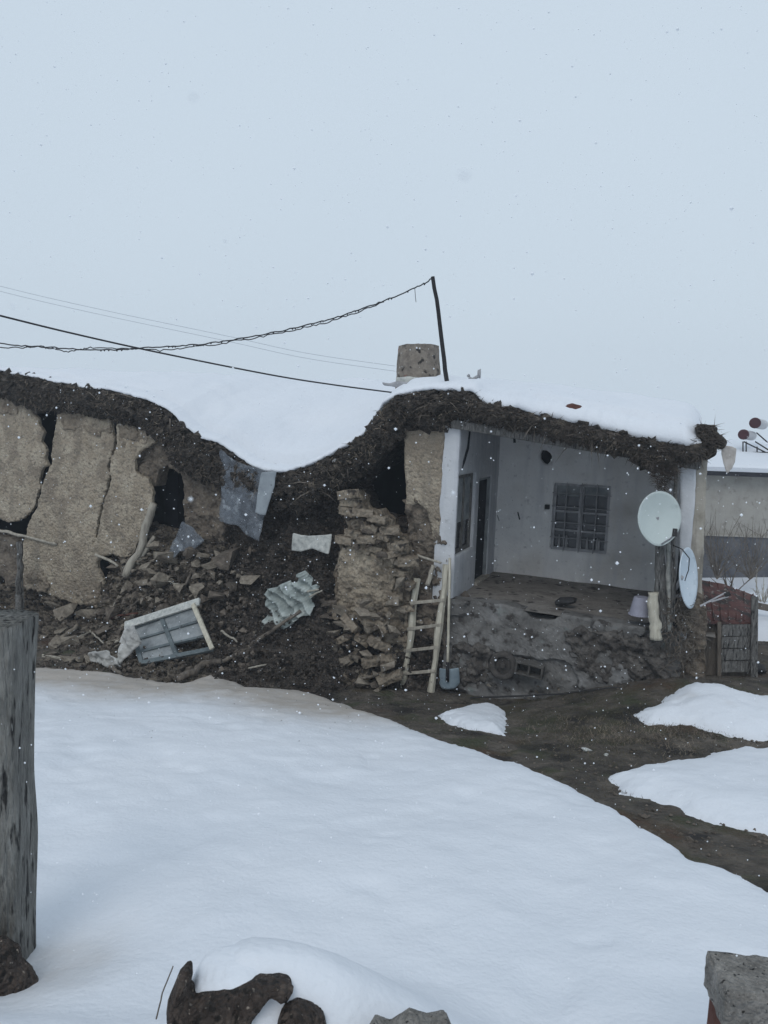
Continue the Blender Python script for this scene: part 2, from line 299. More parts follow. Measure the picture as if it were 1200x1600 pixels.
def slab(name, poly, t0, thick, m, parent, cell=.03, amp=.01, nf=4, frame=None, holes=(), eround=.02, tfun=None, pillow=0, loc=None, smooth=True, seed=0, back_flat=True):
    """solid plate with a rough front: poly in plane coordinates (a, z); frame(a, t, z) -> world"""
    frame = frame or W; poly = np.asarray(poly, float); lo = poly.min(0) - cell; hi = poly.max(0) + cell
    xs = np.arange(lo[0], hi[0] + cell, cell); ys = np.arange(lo[1], hi[1] + cell, cell); X, Y = np.meshgrid(xs, ys)
    P = np.stack([X.ravel(), Y.ravel()], 1); d, near = polyd(P, poly)
    for h in holes:
        dh, nh = polyd(P, h); dh = -dh; mk = dh < d; d[mk] = dh[mk]; near[mk] = nh[mk]
    ins = (d > -cell * .35).reshape(X.shape); used, f, bnd = grid_mesh(ins, X, Y)
    u = used.ravel(); P = P[u]; d = d[u]; near = near[u]
    P[bnd] = near[bnd]; d = np.maximum(d, 0); d[bnd] = 0
    n = len(P); rel = amp * (fbm(P[:, 0] * nf, P[:, 1] * nf, seed + .5, 5, .6)) * np.minimum(1, d / .03)
    er = eround * np.exp(-d / max(eround, 1e-4)) if eround else 0
    base = tfun(P[:, 0], P[:, 1]) if tfun else np.zeros(n)
    pl = 0
    if pillow:
        mx = d.max(); pl = pillow * np.sqrt(np.clip(1 - (1 - np.clip(d / mx, 0, 1)) ** 2, 0, 1))
    tf = t0 + base - rel + er - pl; tb = t0 + base + thick + (pl if pillow else 0)
    tb = tb * np.ones(n)
    fr = [frame(a, t, z) for a, t, z in zip(P[:, 0], tf, P[:, 1])]; bk = [frame(a, t, z) for a, t, z in zip(P[:, 0], tb, P[:, 1])]
    fs = [tuple(q) for q in f] + [tuple(q[::-1] + n) for q in f] + [(a, a + n, b + n, b) for a, b in boundary_edges(f.tolist())]
    fs = [tuple(q[::-1]) for q in fs]
    o = obj(name, fr + bk, fs, m, parent, loc, smooth=False)
    if smooth:
        sm = [True] * (2 * len(f)) + [False] * (len(fs) - 2 * len(f)); o.data.polygons.foreach_set('use_smooth', sm)
    return o
def pxpoly(pts, t=0.0): return [sz(x, y, t) for x, y in pts]
# ------------------------------------------------------------------ terrain
def ground(x, y):
    x = np.asarray(x, float); y = np.asarray(y, float)
    z = .2 * np.maximum(0, 11 - y) * (1 - 0) 
    z = z * ss(11 - y, 0, .6) + .6 * ss(x, 1.6, 4.6) * ss(y, 7.3, 10.3)
    z = np.where(y < 3, 1.6 + (3 - y) * .25, z)
    z = z + .06 * ss(y, 2.75, 2.4) + .41 * ss(x, -.85, -.42) * ss(x, .7, -.35) * ss(y, 3.1, 2.5) * ss(y, 2.0, 2.4)
    z = z + .035 * fbm(x * 1.3, y * 1.3, 0, 3)
    return z
def Gd(px, py, h=0.0):
    d = ray(px, py); k = .5; prev = 0
    while k < 80:
        p = O + d * k
        if p.z < float(ground(p.x, p.y)) + h: 
            a, b = prev, k
            for _ in range(18):
                mth = (a + b) / 2; p = O + d * mth
                if p.z < float(ground(p.x, p.y)) + h: b = mth
                else: a = mth
            return O + d * b
        prev = k; k += .15
    return O + d * 80
def heightmesh(name, x0, x1, y0, y1, c, zf, m, keep=None, dirt=None, smooth=True):
    xs = np.arange(x0, x1 + c / 2, c); ys = np.arange(y0, y1 + c / 2, c); X, Y = np.meshgrid(xs, ys); Z = zf(X, Y)
    ins = np.ones_like(X, bool) if keep is None else keep(X, Y)
    used, f, _ = grid_mesh(ins, X, Y); vs = np.stack([X[used], Y[used], Z[used]], 1)
    return obj(name, vs, f, m, smooth=smooth, attr=None if dirt is None else dirt(X[used], Y[used]))
def gz_fine(X, Y):
    z = ground(X, Y); wk = ss(Y, 4, 6)
    return z + .03 * fbm(X * 5, Y * 5, 2, 4) * wk + .012 * np.abs(fbm(X * 18, Y * 18, 3, 3))
def GdN(px, py, h=0.0):
    px = np.asarray(px, float); py = np.asarray(py, float); D = np.stack([(px - 600) / FPX, (800 - py) / FPX, -np.ones_like(px)], 1) @ np.array(RM).T
    k = np.full(len(px), 2.0); a = k.copy(); b = np.full(len(px), 40.0); hit = np.zeros(len(px), bool)
    for _ in range(90):
        P = D * k[:, None]; u = (P[:, 2] + CAMZ) < ground(P[:, 0], P[:, 1]) + h; new = u & ~hit; b[new] = k[new]; hit |= u; a[~hit] = k[~hit]; k = k + .2
    for _ in range(12):
        m = (a + b) / 2; P = D * m[:, None]; u = (P[:, 2] + CAMZ) < ground(P[:, 0], P[:, 1]) + h; b = np.where(u, m, b); a = np.where(u, a, m)
    return D * b[:, None] + np.array([0, 0, CAMZ])
g = heightmesh('ground', -9, 9, 1.2, 16, .05, gz_fine, M['soil']); tag(g, 'dark bare earth and mossy path between the snow and the house', kind='structure')
# far land: one snow covered sheet, reaching the horizon, sunk under the near ground
def ring():
    vs = []; fs = []; ns = 72; rad = [0, 12, 17, 25, 40, 80, 200, 700]
    for r_ in rad:
        for k in range(ns):
            a = 2 * math.pi * k / ns; x = r_ * math.cos(a); y = 10 + r_ * math.sin(a)
            z = -.75 if r_ < 5 else (-.3 if r_ < 15 else .1 + .3 * float(fbm(x * .03, y * .03, 0, 2)))
            if y < 4 and r_ < 45: z = -.4
            vs.append((x, y, z))
    for i in range(len(rad) - 1):
        for k in range(ns): fs.append((i * ns + k, (i + 1) * ns + k, (i + 1) * ns + (k + 1) % ns, i * ns + (k + 1) % ns))
    return tag(obj('snow_plain', vs, fs, M['snow'], smooth=True), 'flat snow covered land reaching away behind the houses', kind='structure')
ring()
SNOWLINE = [(-260, 1000), (0, 1030), (60, 1036), (150, 1044), (200, 1050), (240, 1060), (290, 1062), (330, 1046), (370, 1062), (400, 1069), (480, 1075), (530, 1092), (560, 1103), (640, 1127), (700, 1152), (760, 1170), (850, 1200),
            (900, 1224), (950, 1246), (1000, 1275), (1060, 1312), (1090, 1331), (1120, 1337), (1160, 1350), (1200, 1368), (1300, 1425)]
def gpoly(pts, h=.1): 
    o = []
    for x, y in pts: p = Gd(x, y, h); o.append((p.x, p.y))
    return o
main_poly = gpoly(SNOWLINE, .1) + [(4.4, 2.0), (4.4, 1.2), (-5, 1.2), (-8.8, 4)]
def snow_sheet(name, poly, H, lam, label, cell=.045, dirtf=None, seed=0, amp=.05):
    poly = np.array(poly); q = rough(poly, .25, amp, seed, 2.2)
    lo = poly.min(0) - .15; hi = poly.max(0) + .15
    cache = {}
    def zf(X, Y):
        d, _ = polyd(np.stack([X.ravel(), Y.ravel()], 1), q); d = d.reshape(X.shape); d = d + .06 * fbm(X * 5, Y * 5, seed, 4) + .03 * fbm(X * 24, Y * 24, seed, 2)
        th = np.where(d > 0, H * (1 - .95 * np.exp(-((X + 1.58) ** 2 + (Y - 3.25) ** 2) / .2)) * (1 - np.exp(-np.maximum(d, 0) / lam)) , d * .9)
        cache['d'] = d
        return ground(X, Y) + th + .06 * fbm(X * .9, Y * .9, 4 + seed, 3) * ss(d, 0, .6) - .02 * ss(fbm(X * 2.6, Y * 2.6, 12 + seed, 2), .35, .6) * ss(d, 0, .3) + .016 * fbm(X * 4, Y * 4, 6 + seed, 3) * ss(d, 0, .3) + .006 * fbm(X * 11, Y * 11, 9 + seed, 2)
    def keep(X, Y): return cache['d'] > -.12
    o = heightmesh(name, lo[0], hi[0], lo[1], hi[1], cell, zf, M['snowd'], keep, dirtf)
    return tag(o, label, kind='structure')
hp = np.array(main_poly[:12])
def dirt_main(X, Y):
    d = np.full(X.shape, 9.)
    P = np.stack([X, Y], 1)
    for a, b in zip(hp[:-1], hp[1:]):
        e = b - a; t = np.clip(((P - a) @ e) / (e @ e), 0, 1); d = np.minimum(d, np.hypot(*(P - a - t[:, None] * e).T))
    r = 1.0 * ss(d, 2.9, .9)
    pb = Gd(60, 1540); d2 = np.hypot(X - pb.x, Y - pb.y); r = np.maximum(r, .55 * ss(d2, .62, .2))
    return r
snow_sheet('snow_field', main_poly, .15, .16, 'broad smooth snow field sloping down from the foreground to the house', dirtf=dirt_main)
nodirt = lambda X, Y: .45 * ss(fbm(X * 2.5, Y * 2.5, 3, 3), .25, .7)
snow_sheet('snow_patch', gpoly([(684, 1114), (700, 1107), (735, 1101), (770, 1099), (786, 1106), (793, 1130), (792, 1147), (765, 1140), (735, 1134), (700, 1124)], .05), .11, .09, 'small lone snow patch on the path in front of the porch plinth', .022, nodirt, 3, .02)
snow_sheet('snow_bank', gpoly([(975, 1110), (1010, 1098), (1040, 1092), (1052, 1070), (1075, 1062), (1130, 1066), (1180, 1080), (1330, 1088), (1640, 1110), (1620, 1170), (1380, 1155), (1200, 1147), (1150, 1144), (1100, 1132), (1060, 1124), (1010, 1124)], .08), .17, .2, 'lumpy snow bank right of the porch, beyond the brown grass strip', .03, nodirt, 5, .04)
snow_sheet('snow_bank', gpoly([(947, 1206), (990, 1192), (1040, 1184), (1085, 1180), (1115, 1168), (1160, 1160), (1350, 1158), (1700, 1180), (1900, 1420), (1500, 1370), (1290, 1318), (1200, 1288), (1140, 1276), (1080, 1262), (1020, 1240), (975, 1226)], .08), .16, .22, 'large snow bank at the right edge between path and brown grass', .035, nodirt, 8, .04)
snow_sheet('snow_yard', [(5.3, 14.6), (5.9, 13.2), (6.35, 12.75), (9, 12.5), (9, 16.0), (5.0, 16.0)], .2, .2, 'snow covered yard behind the hutch at the right edge', .05, nodirt, 11, .05)
# ------------------------------------------------------------------ house
HOUSE = thing('adobe_house', 'long half collapsed adobe house with caved in roof and whitewashed porch', 'house', W(-3, 0, 0))
HEM = [(-120, 572), (0, 580), (60, 590), (100, 600), (140, 607), (180, 611), (230, 625), (270, 645), (290, 668), (315, 684), (340, 692), (360, 706), (385, 722), (410, 735), (430, 739), (455, 736), (490, 724), (520, 708), (545, 694), (570, 676), (585, 655), (600, 632), (618, 620), (650, 611), (700, 608),
       (740, 614), (757, 630), (775, 636), (810, 640), (850, 650), (900, 662), (950, 672), (1000, 683), (1050, 694), (1092, 700), (1130, 700)]
hemL = np.array([sz(x, y, -.25) for x, y in HEM])
UND = [(-120, 610), (0, 618), (40, 640), (100, 640), (170, 655), (215, 668), (245, 690), (262, 728), (290, 745), (330, 760), (345, 790), (400, 800), (470, 800), (560, 740), (600, 700), (636, 665), (660, 668), (690, 674), (704, 652), (760, 658), (830, 674), (900, 692), (980, 712), (1020, 730), (1040, 738), (1060, 722), (1090, 716), (1130, 712)]
undL = np.array([sz(x, y, -.2) for x, y in UND])
zhem = lambda s: np.interp(s, hemL[:, 0], hemL[:, 1]); zund = lambda s: np.interp(s, undL[:, 0], undL[:, 1])
zback = lambda s: np.interp(s, [-11, -8, -1.2, .5, 2.2, 4], [5.02, 5.0, 4.98, 4.78, 4.55, 4.25])
SR = sz(1098, 700, -.25)[0]
TB = 5.6
def roofz(s, t):
    zf = zhem(s); zb = zback(s); Tb = 1.2 + 3.2 * np.clip((zb - zf) / 1.2, 0, 1)
    k = np.clip((t + .2) / Tb, 0, 1); k = 1 - (1 - k) ** 1.5
    return zf + (zb - zf) * k
thick = lambda s: np.interp(s, [hemL[0, 0], sz(100, 600)[0], sz(330, 690)[0], sz(600, 640)[0], sz(700, 610)[0], sz(800, 640)[0], sz(900, 660)[0], SR], [.05, .09, .12, .12, .13, .22, .27, .3])
sv = np.arange(-11.2, SR + .001, .028)
def sweep(name, T, Zz, m, parent, smooth=True):
    ns, n = T.shape; vs = [W(s, t, z) for i, s in enumerate(sv) for t, z in zip(T[i], Zz[i])]; fs = []
    for i in range(ns - 1):
        for k in range(n): fs.append((i * n + k, i * n + (k + 1) % n, (i + 1) * n + (k + 1) % n, (i + 1) * n + k))
    fs.append(tuple(range(n))); fs.append(tuple((ns - 1) * n + k for k in range(n))[::-1])
    return obj(name, vs, fs, m, parent, smooth=smooth)
def snow_shape():
    s = sv[:, None]; h = thick(s) * np.sqrt(np.clip(1 - np.clip((s - SR + .3) / .3, 0, 1) ** 2, .02, 1)); zf = zhem(s) + .03 * fbm(s * 5, 0 * s, 3, 4) + .016 * fbm(s * 20, 0 * s, 8, 3)
    t = np.linspace(TB, .1, 44)[None, :] + 0 * s
    z = roofz(s, t) + h + .03 * fbm(s * 1.1, t * 1.1, 1, 3) + .02 * vn(s * 3, t * 1.2, 2) + .035 * ss(fbm(s * 1.7 + t * .8, t * 3.5, 5, 3), .1, .35) * ss(sv[:, None], 1, -1) 
    e = -.2 - .06 * fbm(s * 3, 4 + 0 * s, 1, 3) - .02 * fbm(s * 14, 4 + 0 * s, 2, 3); k = np.array([.1, .25, .4, .55, .7, .85, 1.0])[None, :]; a = k * math.pi / 2
    t2 = .1 + (e - .18) * np.sin(a); z2 = zf + h * np.cos(a) ** .8 + .01
    t3 = np.concatenate([e + .06, .2 + 0 * s, TB + 0 * s], 1); z3 = np.concatenate([zf - .015, zf - .01, roofz(s, TB) - .005], 1)
    return np.concatenate([t, t2, t3], 1), np.concatenate([z, z2, z3], 1)
rs = sweep('roof_snow', *snow_shape(), M['snow'], None); tag(rs, 'thick snow blanket lying on the sagging flat roof', 'snow', kind='stuff')
def earth_shape():
    s = sv[:, None]; zf = zhem(s) - .01; zu = np.minimum(zund(s) + .12 * fbm(s * 4, 1 + 0 * s, 1, 5, .65), zf - .1)
    t = np.linspace(TB - .02, .1, 12)[None, :] + 0 * s; z = roofz(s, t) - .02
    f = np.linspace(0, 1, 30)[None, :]; z2 = zf + (zu - zf) * f
    w_ = np.minimum(1, f * 6) 
    b = -.19 - .10 * np.sin(math.pi * np.minimum(1, f * 1.1)) + .2 * f * f + w_ * (.2 * fbm(s * 2.8, z2 * 5, 2, 4) + .11 * fbm(s * 11, z2 * 14, 5, 3) + .06 * np.abs(fbm(s * 30, z2 * 34, 7, 2)))
    b = np.maximum(b, -.5 + 0 * s) + .0
    z2 = z2 + w_ * .03 * fbm(s * 16, z2 * 16, 11, 3)
    bb = zback(s) - .45
    t3 = np.concatenate([.6 + 0 * s, 1.5 + 0 * s, TB - .02 + 0 * s], 1); z3 = np.concatenate([zu + .05, np.minimum(zu + .12, roofz(s, 1.5) - .2), bb], 1)
    return np.concatenate([t, b, t3], 1), np.concatenate([z, z2, z3], 1)
roof = sweep('roof', *earth_shape(), M['thatch'], HOUSE, smooth=False)
# ragged straw and brush sticking from the roof edge
def straws(name, n, m, smin, smax, lmin, lmax, parent, pale=False, wid=.006, drop=.6):
    mb = MB()
    dens = fbm(np.linspace(-11, 4, 1501) * 3.1, np.zeros(1501), wid * 900, 3)
    for _ in range(n):
        s = random.uniform(smin, smax)
        if dens[int((s + 11) * 100)] < random.uniform(-.35, .1): continue
        zf = float(zhem(s)); zu = min(float(zund(s)), zf - .12); f = random.random() ** .8; z = zf + (zu - zf) * f + random.uniform(-.02, .02)
        t = -.2 - .1 * math.sin(math.pi * f) + .2 * f * f + random.uniform(-.09, .03)
        p = W(s, t, z); d = (U * random.gauss(0, 1) - V * abs(random.gauss(.35, .35)) + Vector((0, 0, random.gauss(-drop * .5, .55)))).normalized()
        l = random.uniform(lmin, lmax); q = p + d * l; r_ = wid * random.uniform(.6, 1.4); x = d.orthogonal().normalized(); y = d.cross(x)
        bend = Vector((0, 0, -.15 * l)); m_ = p.lerp(q, .5)
        vs = [p + x * r_, p - x * r_ * .5 + y * r_, p - x * r_ * .5 - y * r_, m_ + x * r_ * .8, m_ - x * r_ * .4 + y * r_ * .8, m_ - x * r_ * .4 - y * r_ * .8, q + bend]
        mb.add(vs, [(0, 1, 4, 3), (1, 2, 5, 4), (2, 0, 3, 5), (3, 4, 6), (4, 5, 6), (5, 3, 6)])
    return tag(mb.build(name, m, parent), kind='stuff')
straws('brush_fringe', 15000, M['straw'], -10.5, SR, .03, .13, roof, wid=.005)
straws('twig_fringe', 160, M['wood_dark'], -10.5, SR, .2, .45, roof, wid=.009, drop=.8)
straws('straw_fringe', 4500, M['straw_pale'], -10.5, SR, .03, .13, roof, wid=.004)
straws('brush_fringe', 2400, M['straw'], sz(740, 650)[0], SR, .05, .2, roof, wid=.006, drop=.2)
def clods(n, m, r0, r1, name):
    mb = MB()
    for _ in range(n):
        s = random.uniform(-10.5, SR); zf = float(zhem(s)); zu = min(float(zund(s)), zf - .12); f = random.random(); z = zf + (zu - zf) * f; r_ = r0 + r1 * random.random() ** 3
        c = W(s, -.2 - .12 * math.sin(math.pi * f) + .2 * f * f + random.uniform(-.06, .06), z - .01); e = [r_ * random.uniform(.45, 1) for _ in range(6)]; Rr = Matrix.Rotation(random.uniform(0, 6), 3, Vector((random.random(), random.random(), .5)))
        mb.add([c + Rr @ Vector(q) for q in ((e[0], 0, 0), (-e[1], 0, 0), (0, e[2], 0), (0, -e[3], 0), (0, 0, e[4]), (0, 0, -e[5]))], [(0, 2, 4), (2, 1, 4), (1, 3, 4), (3, 0, 4), (2, 0, 5), (1, 2, 5), (3, 1, 5), (0, 3, 5)])
    return tag(mb.build(name, m, roof), kind='stuff')
clods(5200, M['thatch'], .015, .15, 'earth_clods'); clods(1500, M['lump2'], .012, .05, 'pale_clods')
# left wall leaves, split by the big crack
def wallpart(name, px, t0, th, m, cell=.028, amp=.05, nf=2.2, seed=0, ramp=.034, er=.008, lab=None, tfun=None, parent=HOUSE):
    o = slab(name, rough(pxpoly(px, t0), .035, ramp, seed, 7), t0, th, m, parent, cell, amp, nf, eround=er, seed=seed, tfun=tfun)
    if lab: o['label'] = lab
    return o
wallpart('wall', [(-150, 590), (-20, 590), (30, 596), (46, 610), (50, 632), (52, 645), (60, 654), (62, 662), (68, 676), (64, 690), (72, 704), (70, 718), (74, 726), (64, 736), (60, 752), (63, 764), (54, 780), (56, 788), (44, 803), (34, 812), (14, 818), (-10, 806), (-150, 800)], 0, .07, M['adobe'], cell=.02, amp=.07, seed=1, lab='adobe wall piece left of the wide black crack')
wallpart('wall', [(90, 640), (130, 645), (165, 655), (174, 660), (178, 690), (172, 712), (168, 728), (171, 748), (162, 778), (156, 805), (153, 830), (150, 850), (156, 830), (159, 806), (165, 778), (174, 750), (171, 729), (176, 712), (183, 692), (181, 660), (215, 664), (247, 672), (243, 690), (225, 702), (210, 716),
                  (212, 738), (232, 748), (240, 770), (238, 800), (226, 830), (214, 858), (204, 872), (178, 866), (160, 868), (156, 885), (165, 905), (164, 930), (155, 948), (130, 944), (100, 936), (68, 924), (36, 918), (34, 880), (38, 848), (46, 820), (58, 792), (66, 768), (72, 745), (82, 722), (80, 705), (84, 680)], -.03, .07, M['adobe'], cell=.02, amp=.07, seed=2, lab='large bulging adobe wall leaf right of the black crack', tfun=lambda a, z: -.06 * ss(z, 3.6, 1.0))
wallpart('broken_wall_core', [(182, 650), (350, 670), (352, 850), (290, 850), (287, 800), (284, 740), (262, 728), (246, 734), (244, 760), (200, 760)], .1, .3, M['adobe_dark'], cell=.025, amp=.22, nf=5, ramp=.04, seed=15, lab='dark crumbled wall core around the black hole')
wallpart('wall', [(-150, 838), (-20, 835), (26, 842), (30, 870), (26, 960), (10, 1010), (8, 935), (8, 905), (-8, 900), (-14, 930), (-60, 1000), (-150, 1000)], .12, .4, M['adobe_dark'], seed=3, amp=.1, lab='broken dark wall foot at the left edge')
# dark earth under and between the leaves
None and wallpart('wall', [(20, 630), (110, 630), (110, 760), (60, 860), (-30, 880), (-30, 800), (40, 760)], .72, .15, M['adobe_dark'], seed=4, amp=.06, cell=.05, lab='inner adobe layer seen dark through the crack')
for k, px in enumerate(([(94, 646), (172, 657), (172, 674), (150, 682), (128, 668), (98, 672)], [(186, 664), (242, 674), (226, 692), (200, 688), (188, 700)], [(38, 900), (66, 894), (80, 912), (72, 924), (38, 916)], [(118, 924), (160, 908), (163, 930), (152, 946), (128, 940)], [(-20, 612), (20, 618), (30, 644), (6, 650), (-14, 640)])):
    wallpart('bare_clay_patch', px, -.055 + (.03 if k == 4 else 0) - (.04 if k in (2, 3) else 0), .04, M['adobe_raw'], cell=.02, amp=.1, nf=6, ramp=.05, seed=30 + k, tfun=lambda a, z: -.05 * ss(z, 3.6, 1.0))
# porch pillar
wallpart('pillar', [(632, 655), (662, 657), (698, 655), (694, 690), (690, 740), (687, 790), (689, 812), (684, 850), (676, 838), (668, 800), (654, 786), (634, 792), (633, 740), (631, 700)], 0, .32, M['adobe'], seed=5, amp=.03, ramp=.015)
wallpart('pillar_foot', [(630, 780), (650, 778), (668, 790), (688, 800), (694, 830), (701, 872), (700, 900), (703, 960), (706, 1092), (625, 1092), (622, 960), (634, 880), (636, 830)], .03, .32, M['adobe_dark'], seed=6, amp=.2, nf=6, ramp=.04, cell=.02, lab='crumbled stony foot of the porch pillar',
         tfun=lambda a, z: -.12 * ss(z, 2.2, .8))
wallpart('rubble_pier', [(537, 776), (545, 767), (556, 778), (562, 795), (585, 800), (600, 812), (612, 838), (634, 846), (642, 880), (640, 960), (642, 1092), (515, 1092), (520, 990), (524, 940), (522, 900), (530, 868), (536, 850), (541, 820), (536, 800)], -.2, .5, M['adobe_mid'], seed=7, amp=.22, nf=5, ramp=.045, cell=.02,
         tfun=lambda a, z: -.1 * ss(z, 2.0, .6), lab='ragged stump of stacked mud bricks left of the pillar')
wallpart('wall_facing', [(533, 855), (560, 848), (590, 850), (612, 870), (616, 900), (610, 935), (590, 960), (575, 985), (545, 960), (527, 955), (524, 905)], -.30, .1, M['adobe'], seed=8, amp=.16, nf=6, ramp=.06, cell=.02, lab='pale clay facing left on the brick stump')
# porch side wall (faces right) with window and door openings
fs_ = lambda a, t, z: W(.0 - t, a, z)
_w = [tz(718, 742), tz(738, 740), tz(738, 858), tz(718, 862)]; _dr = [tz(750, 748), tz(768, 748), tz(768, 905), tz(750, 912)]
wt0 = min(p[0] for p in _w); wt1 = max(p[0] for p in _w); wz1 = np.mean([_w[0][1], _w[1][1]]); wz0 = np.mean([_w[2][1], _w[3][1]])
dt0 = _dr[0][0]; dt1 = _dr[1][0]; dz1 = _dr[0][1]; FLZ = tz(740, 915)[1]
TBK = 2.72
dt1 = min(dt1, TBK - .12)
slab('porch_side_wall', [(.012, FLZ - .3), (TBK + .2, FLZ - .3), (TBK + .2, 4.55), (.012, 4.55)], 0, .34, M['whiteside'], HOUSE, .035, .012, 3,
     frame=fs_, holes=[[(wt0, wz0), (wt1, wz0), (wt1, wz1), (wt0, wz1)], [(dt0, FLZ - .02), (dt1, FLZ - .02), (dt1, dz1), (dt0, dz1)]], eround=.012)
def quadbox(mb, frame, a0, a1, t0, t1, z0, z1):
    vs = [frame(a, t, z) for z in (z0, z1) for t in (t0, t1) for a in (a0, a1)]
    return mb.add(vs, [(0, 2, 3, 1), (4, 5, 7, 6), (0, 1, 5, 4), (2, 6, 7, 3), (0, 4, 6, 2), (1, 3, 7, 5)])
fr = MB()
for a0, a1, z0, z1 in ((wt0, wt0 + .06, wz0, wz1), (wt1 - .06, wt1, wz0, wz1), (wt0 + .06, wt1 - .06, wz1 - .06, wz1), (wt0 + .06, wt1 - .06, wz0, wz0 + .06), ((wt0 + wt1) / 2 - .025, (wt0 + wt1) / 2 + .025, wz0 + .06, wz1 - .06)):
    quadbox(fr, fs_, a0, a1, .05, .11, z0, z1)
sw = fr.build('side_window', M['wood_grey'], HOUSE)
obj('pane', *(lambda m_: (m_.v, m_.f))(quadbox(MB(), fs_, wt0 + .02, wt1 - .02, .09, .1, wz0 + .02, wz1 - .02)), M['glass'], sw)
quadbox(MB(), fs_, wt0 + .07, wt1 - .07, .075, .088, wz0 + .5, wz1 - .07).build('curtain', M['panelgrey'], sw)
df = MB()
for a0, a1, z0, z1 in ((dt0, dt0 + .05, FLZ, dz1), (dt1 - .03, dt1, FLZ, dz1), (dt0 + .05, dt1 - .03, dz1 - .04, dz1)): quadbox(df, fs_, a0, a1, .02, .11, z0, z1)
dd = df.build('door_frame', M['panelgrey'], HOUSE)
quadbox(MB(), fs_, dt0 + .03, dt1 - .03, .075, .1, FLZ, dz1 - .03).build('door', M['cavity'], HOUSE)  # near-black leaf stands for the shade of the open doorway
quadbox(MB(), fs_, dt0 - .04, dt1 + .04, -.06, .2, FLZ - .02, FLZ + .04).build('door_sill', M['beige'], HOUSE)
# porch back wall with barred window
SX1 = 3.42
fb = lambda a, t, z: W(a, TBK + t, z)
def bkp(px, py): a = L(F(px, py, TBK)); return (a[0], a[2])
a0, z1 = bkp(866, 754); a1, _ = bkp(955, 758); _, z0 = bkp(903, 862)
WA0, WA1, WZ0, WZ1 = a0, a1, z0, z1
slab('porch_back_wall', [(-.05, FLZ - .35), (SX1 + .1, FLZ - .35), (SX1 + .1, 4.02), (SX1 - .4, 4.1), (-.05, 4.5)], 0, .3, M['white'], HOUSE, .04, .016, 2.5, frame=fb, holes=[[(WA0, WZ0), (WA1, WZ0), (WA1, WZ1), (WA0, WZ1)],
     list(rough([(bkp(853, 714)[0] + .1 * math.cos(k * .7), bkp(853, 714)[1] + .13 * math.sin(k * .7)) for k in range(9)], .05, .02, 3))], eround=.012)
quadbox(MB(), fb, bkp(853, 714)[0] - .2, bkp(853, 714)[0] + .2, .1, .14, bkp(853, 714)[1] - .2, bkp(853, 714)[1] + .2).build('hole_shade', M['cavity'], HOUSE)  # black plate painted as the shade inside the wall hole
wf = MB(); e = .05
for x0, x1, y0, y1 in ((WA0, WA0 + e, WZ0, WZ1), (WA1 - e, WA1, WZ0, WZ1), (WA0 + e, WA1 - e, WZ1 - e, WZ1), (WA0 + e, WA1 - e, WZ0, WZ0 + e), ((WA0 + WA1) / 2 - .04, (WA0 + WA1) / 2 + .04, WZ0 + e, WZ1 - e)):
    quadbox(wf, fb, x0, x1, .05, .12, y0, y1)
for f in (.3, .58):
    quadbox(wf, fb, WA0 + e, (WA0 + WA1) / 2 - .04, .06, .11, WZ0 + (WZ1 - WZ0) * f - .018, WZ0 + (WZ1 - WZ0) * f + .018)
    quadbox(wf, fb, (WA0 + WA1) / 2 + .04, WA1 - e, .06, .11, WZ0 + (WZ1 - WZ0) * f - .022, WZ0 + (WZ1 - WZ0) * f + .014)
wn = wf.build('window', M['frame_grey'], HOUSE)
quadbox(MB(), fb, WA0 + .01, WA1 - .01, .125, .131, WZ0 + .01, WZ1 - .01).build('pane', M['glass'], wn)
gr = MB()
for k in range(1, 4):
    a = WA0 + (WA1 - WA0) * k / 4 + random.uniform(-.02, .02); gr.tube([fb(a, .015, WZ0 - .02), fb(a + random.uniform(-.015, .015), .01, (WZ0 + WZ1) / 2), fb(a, .015, WZ1 + .02)], .011, 6)
for k in (.2, .42, .66, .85):
    z = WZ0 + (WZ1 - WZ0) * k + random.uniform(-.02, .02); gr.tube([fb(WA0 - .02, .004, z), fb(WA1 + .02, .002, z + random.uniform(-.02, .02))], .009, 6)
gr.build('window_bars', M['grey_metal'], wn)
quadbox(MB(), fb, WA0 + e, (WA0 + WA1) / 2 - .04, .112, .118, WZ1 - .24, WZ1 - e).build('curtain', M['panelgrey'], wn); quadbox(MB(), fb, (WA0 + WA1) / 2 + .04, WA1 - e, .112, .118, WZ1 - .2, WZ1 - e).build('curtain', M['panelgrey'], wn)
for k in range(5):
    ws = MB(); a = WA0 + .1 + random.random() * (WA1 - WA0 - .2); ws.tube([fb(a, .085, WZ0 + e), fb(a, .085, WZ0 + e + random.uniform(.1, .18)), fb(a, .085, WZ0 + e + random.uniform(.2, .24))], [.028, .028, .01], 8)
    ws.build('bottle', M['grey_metal'], wn)
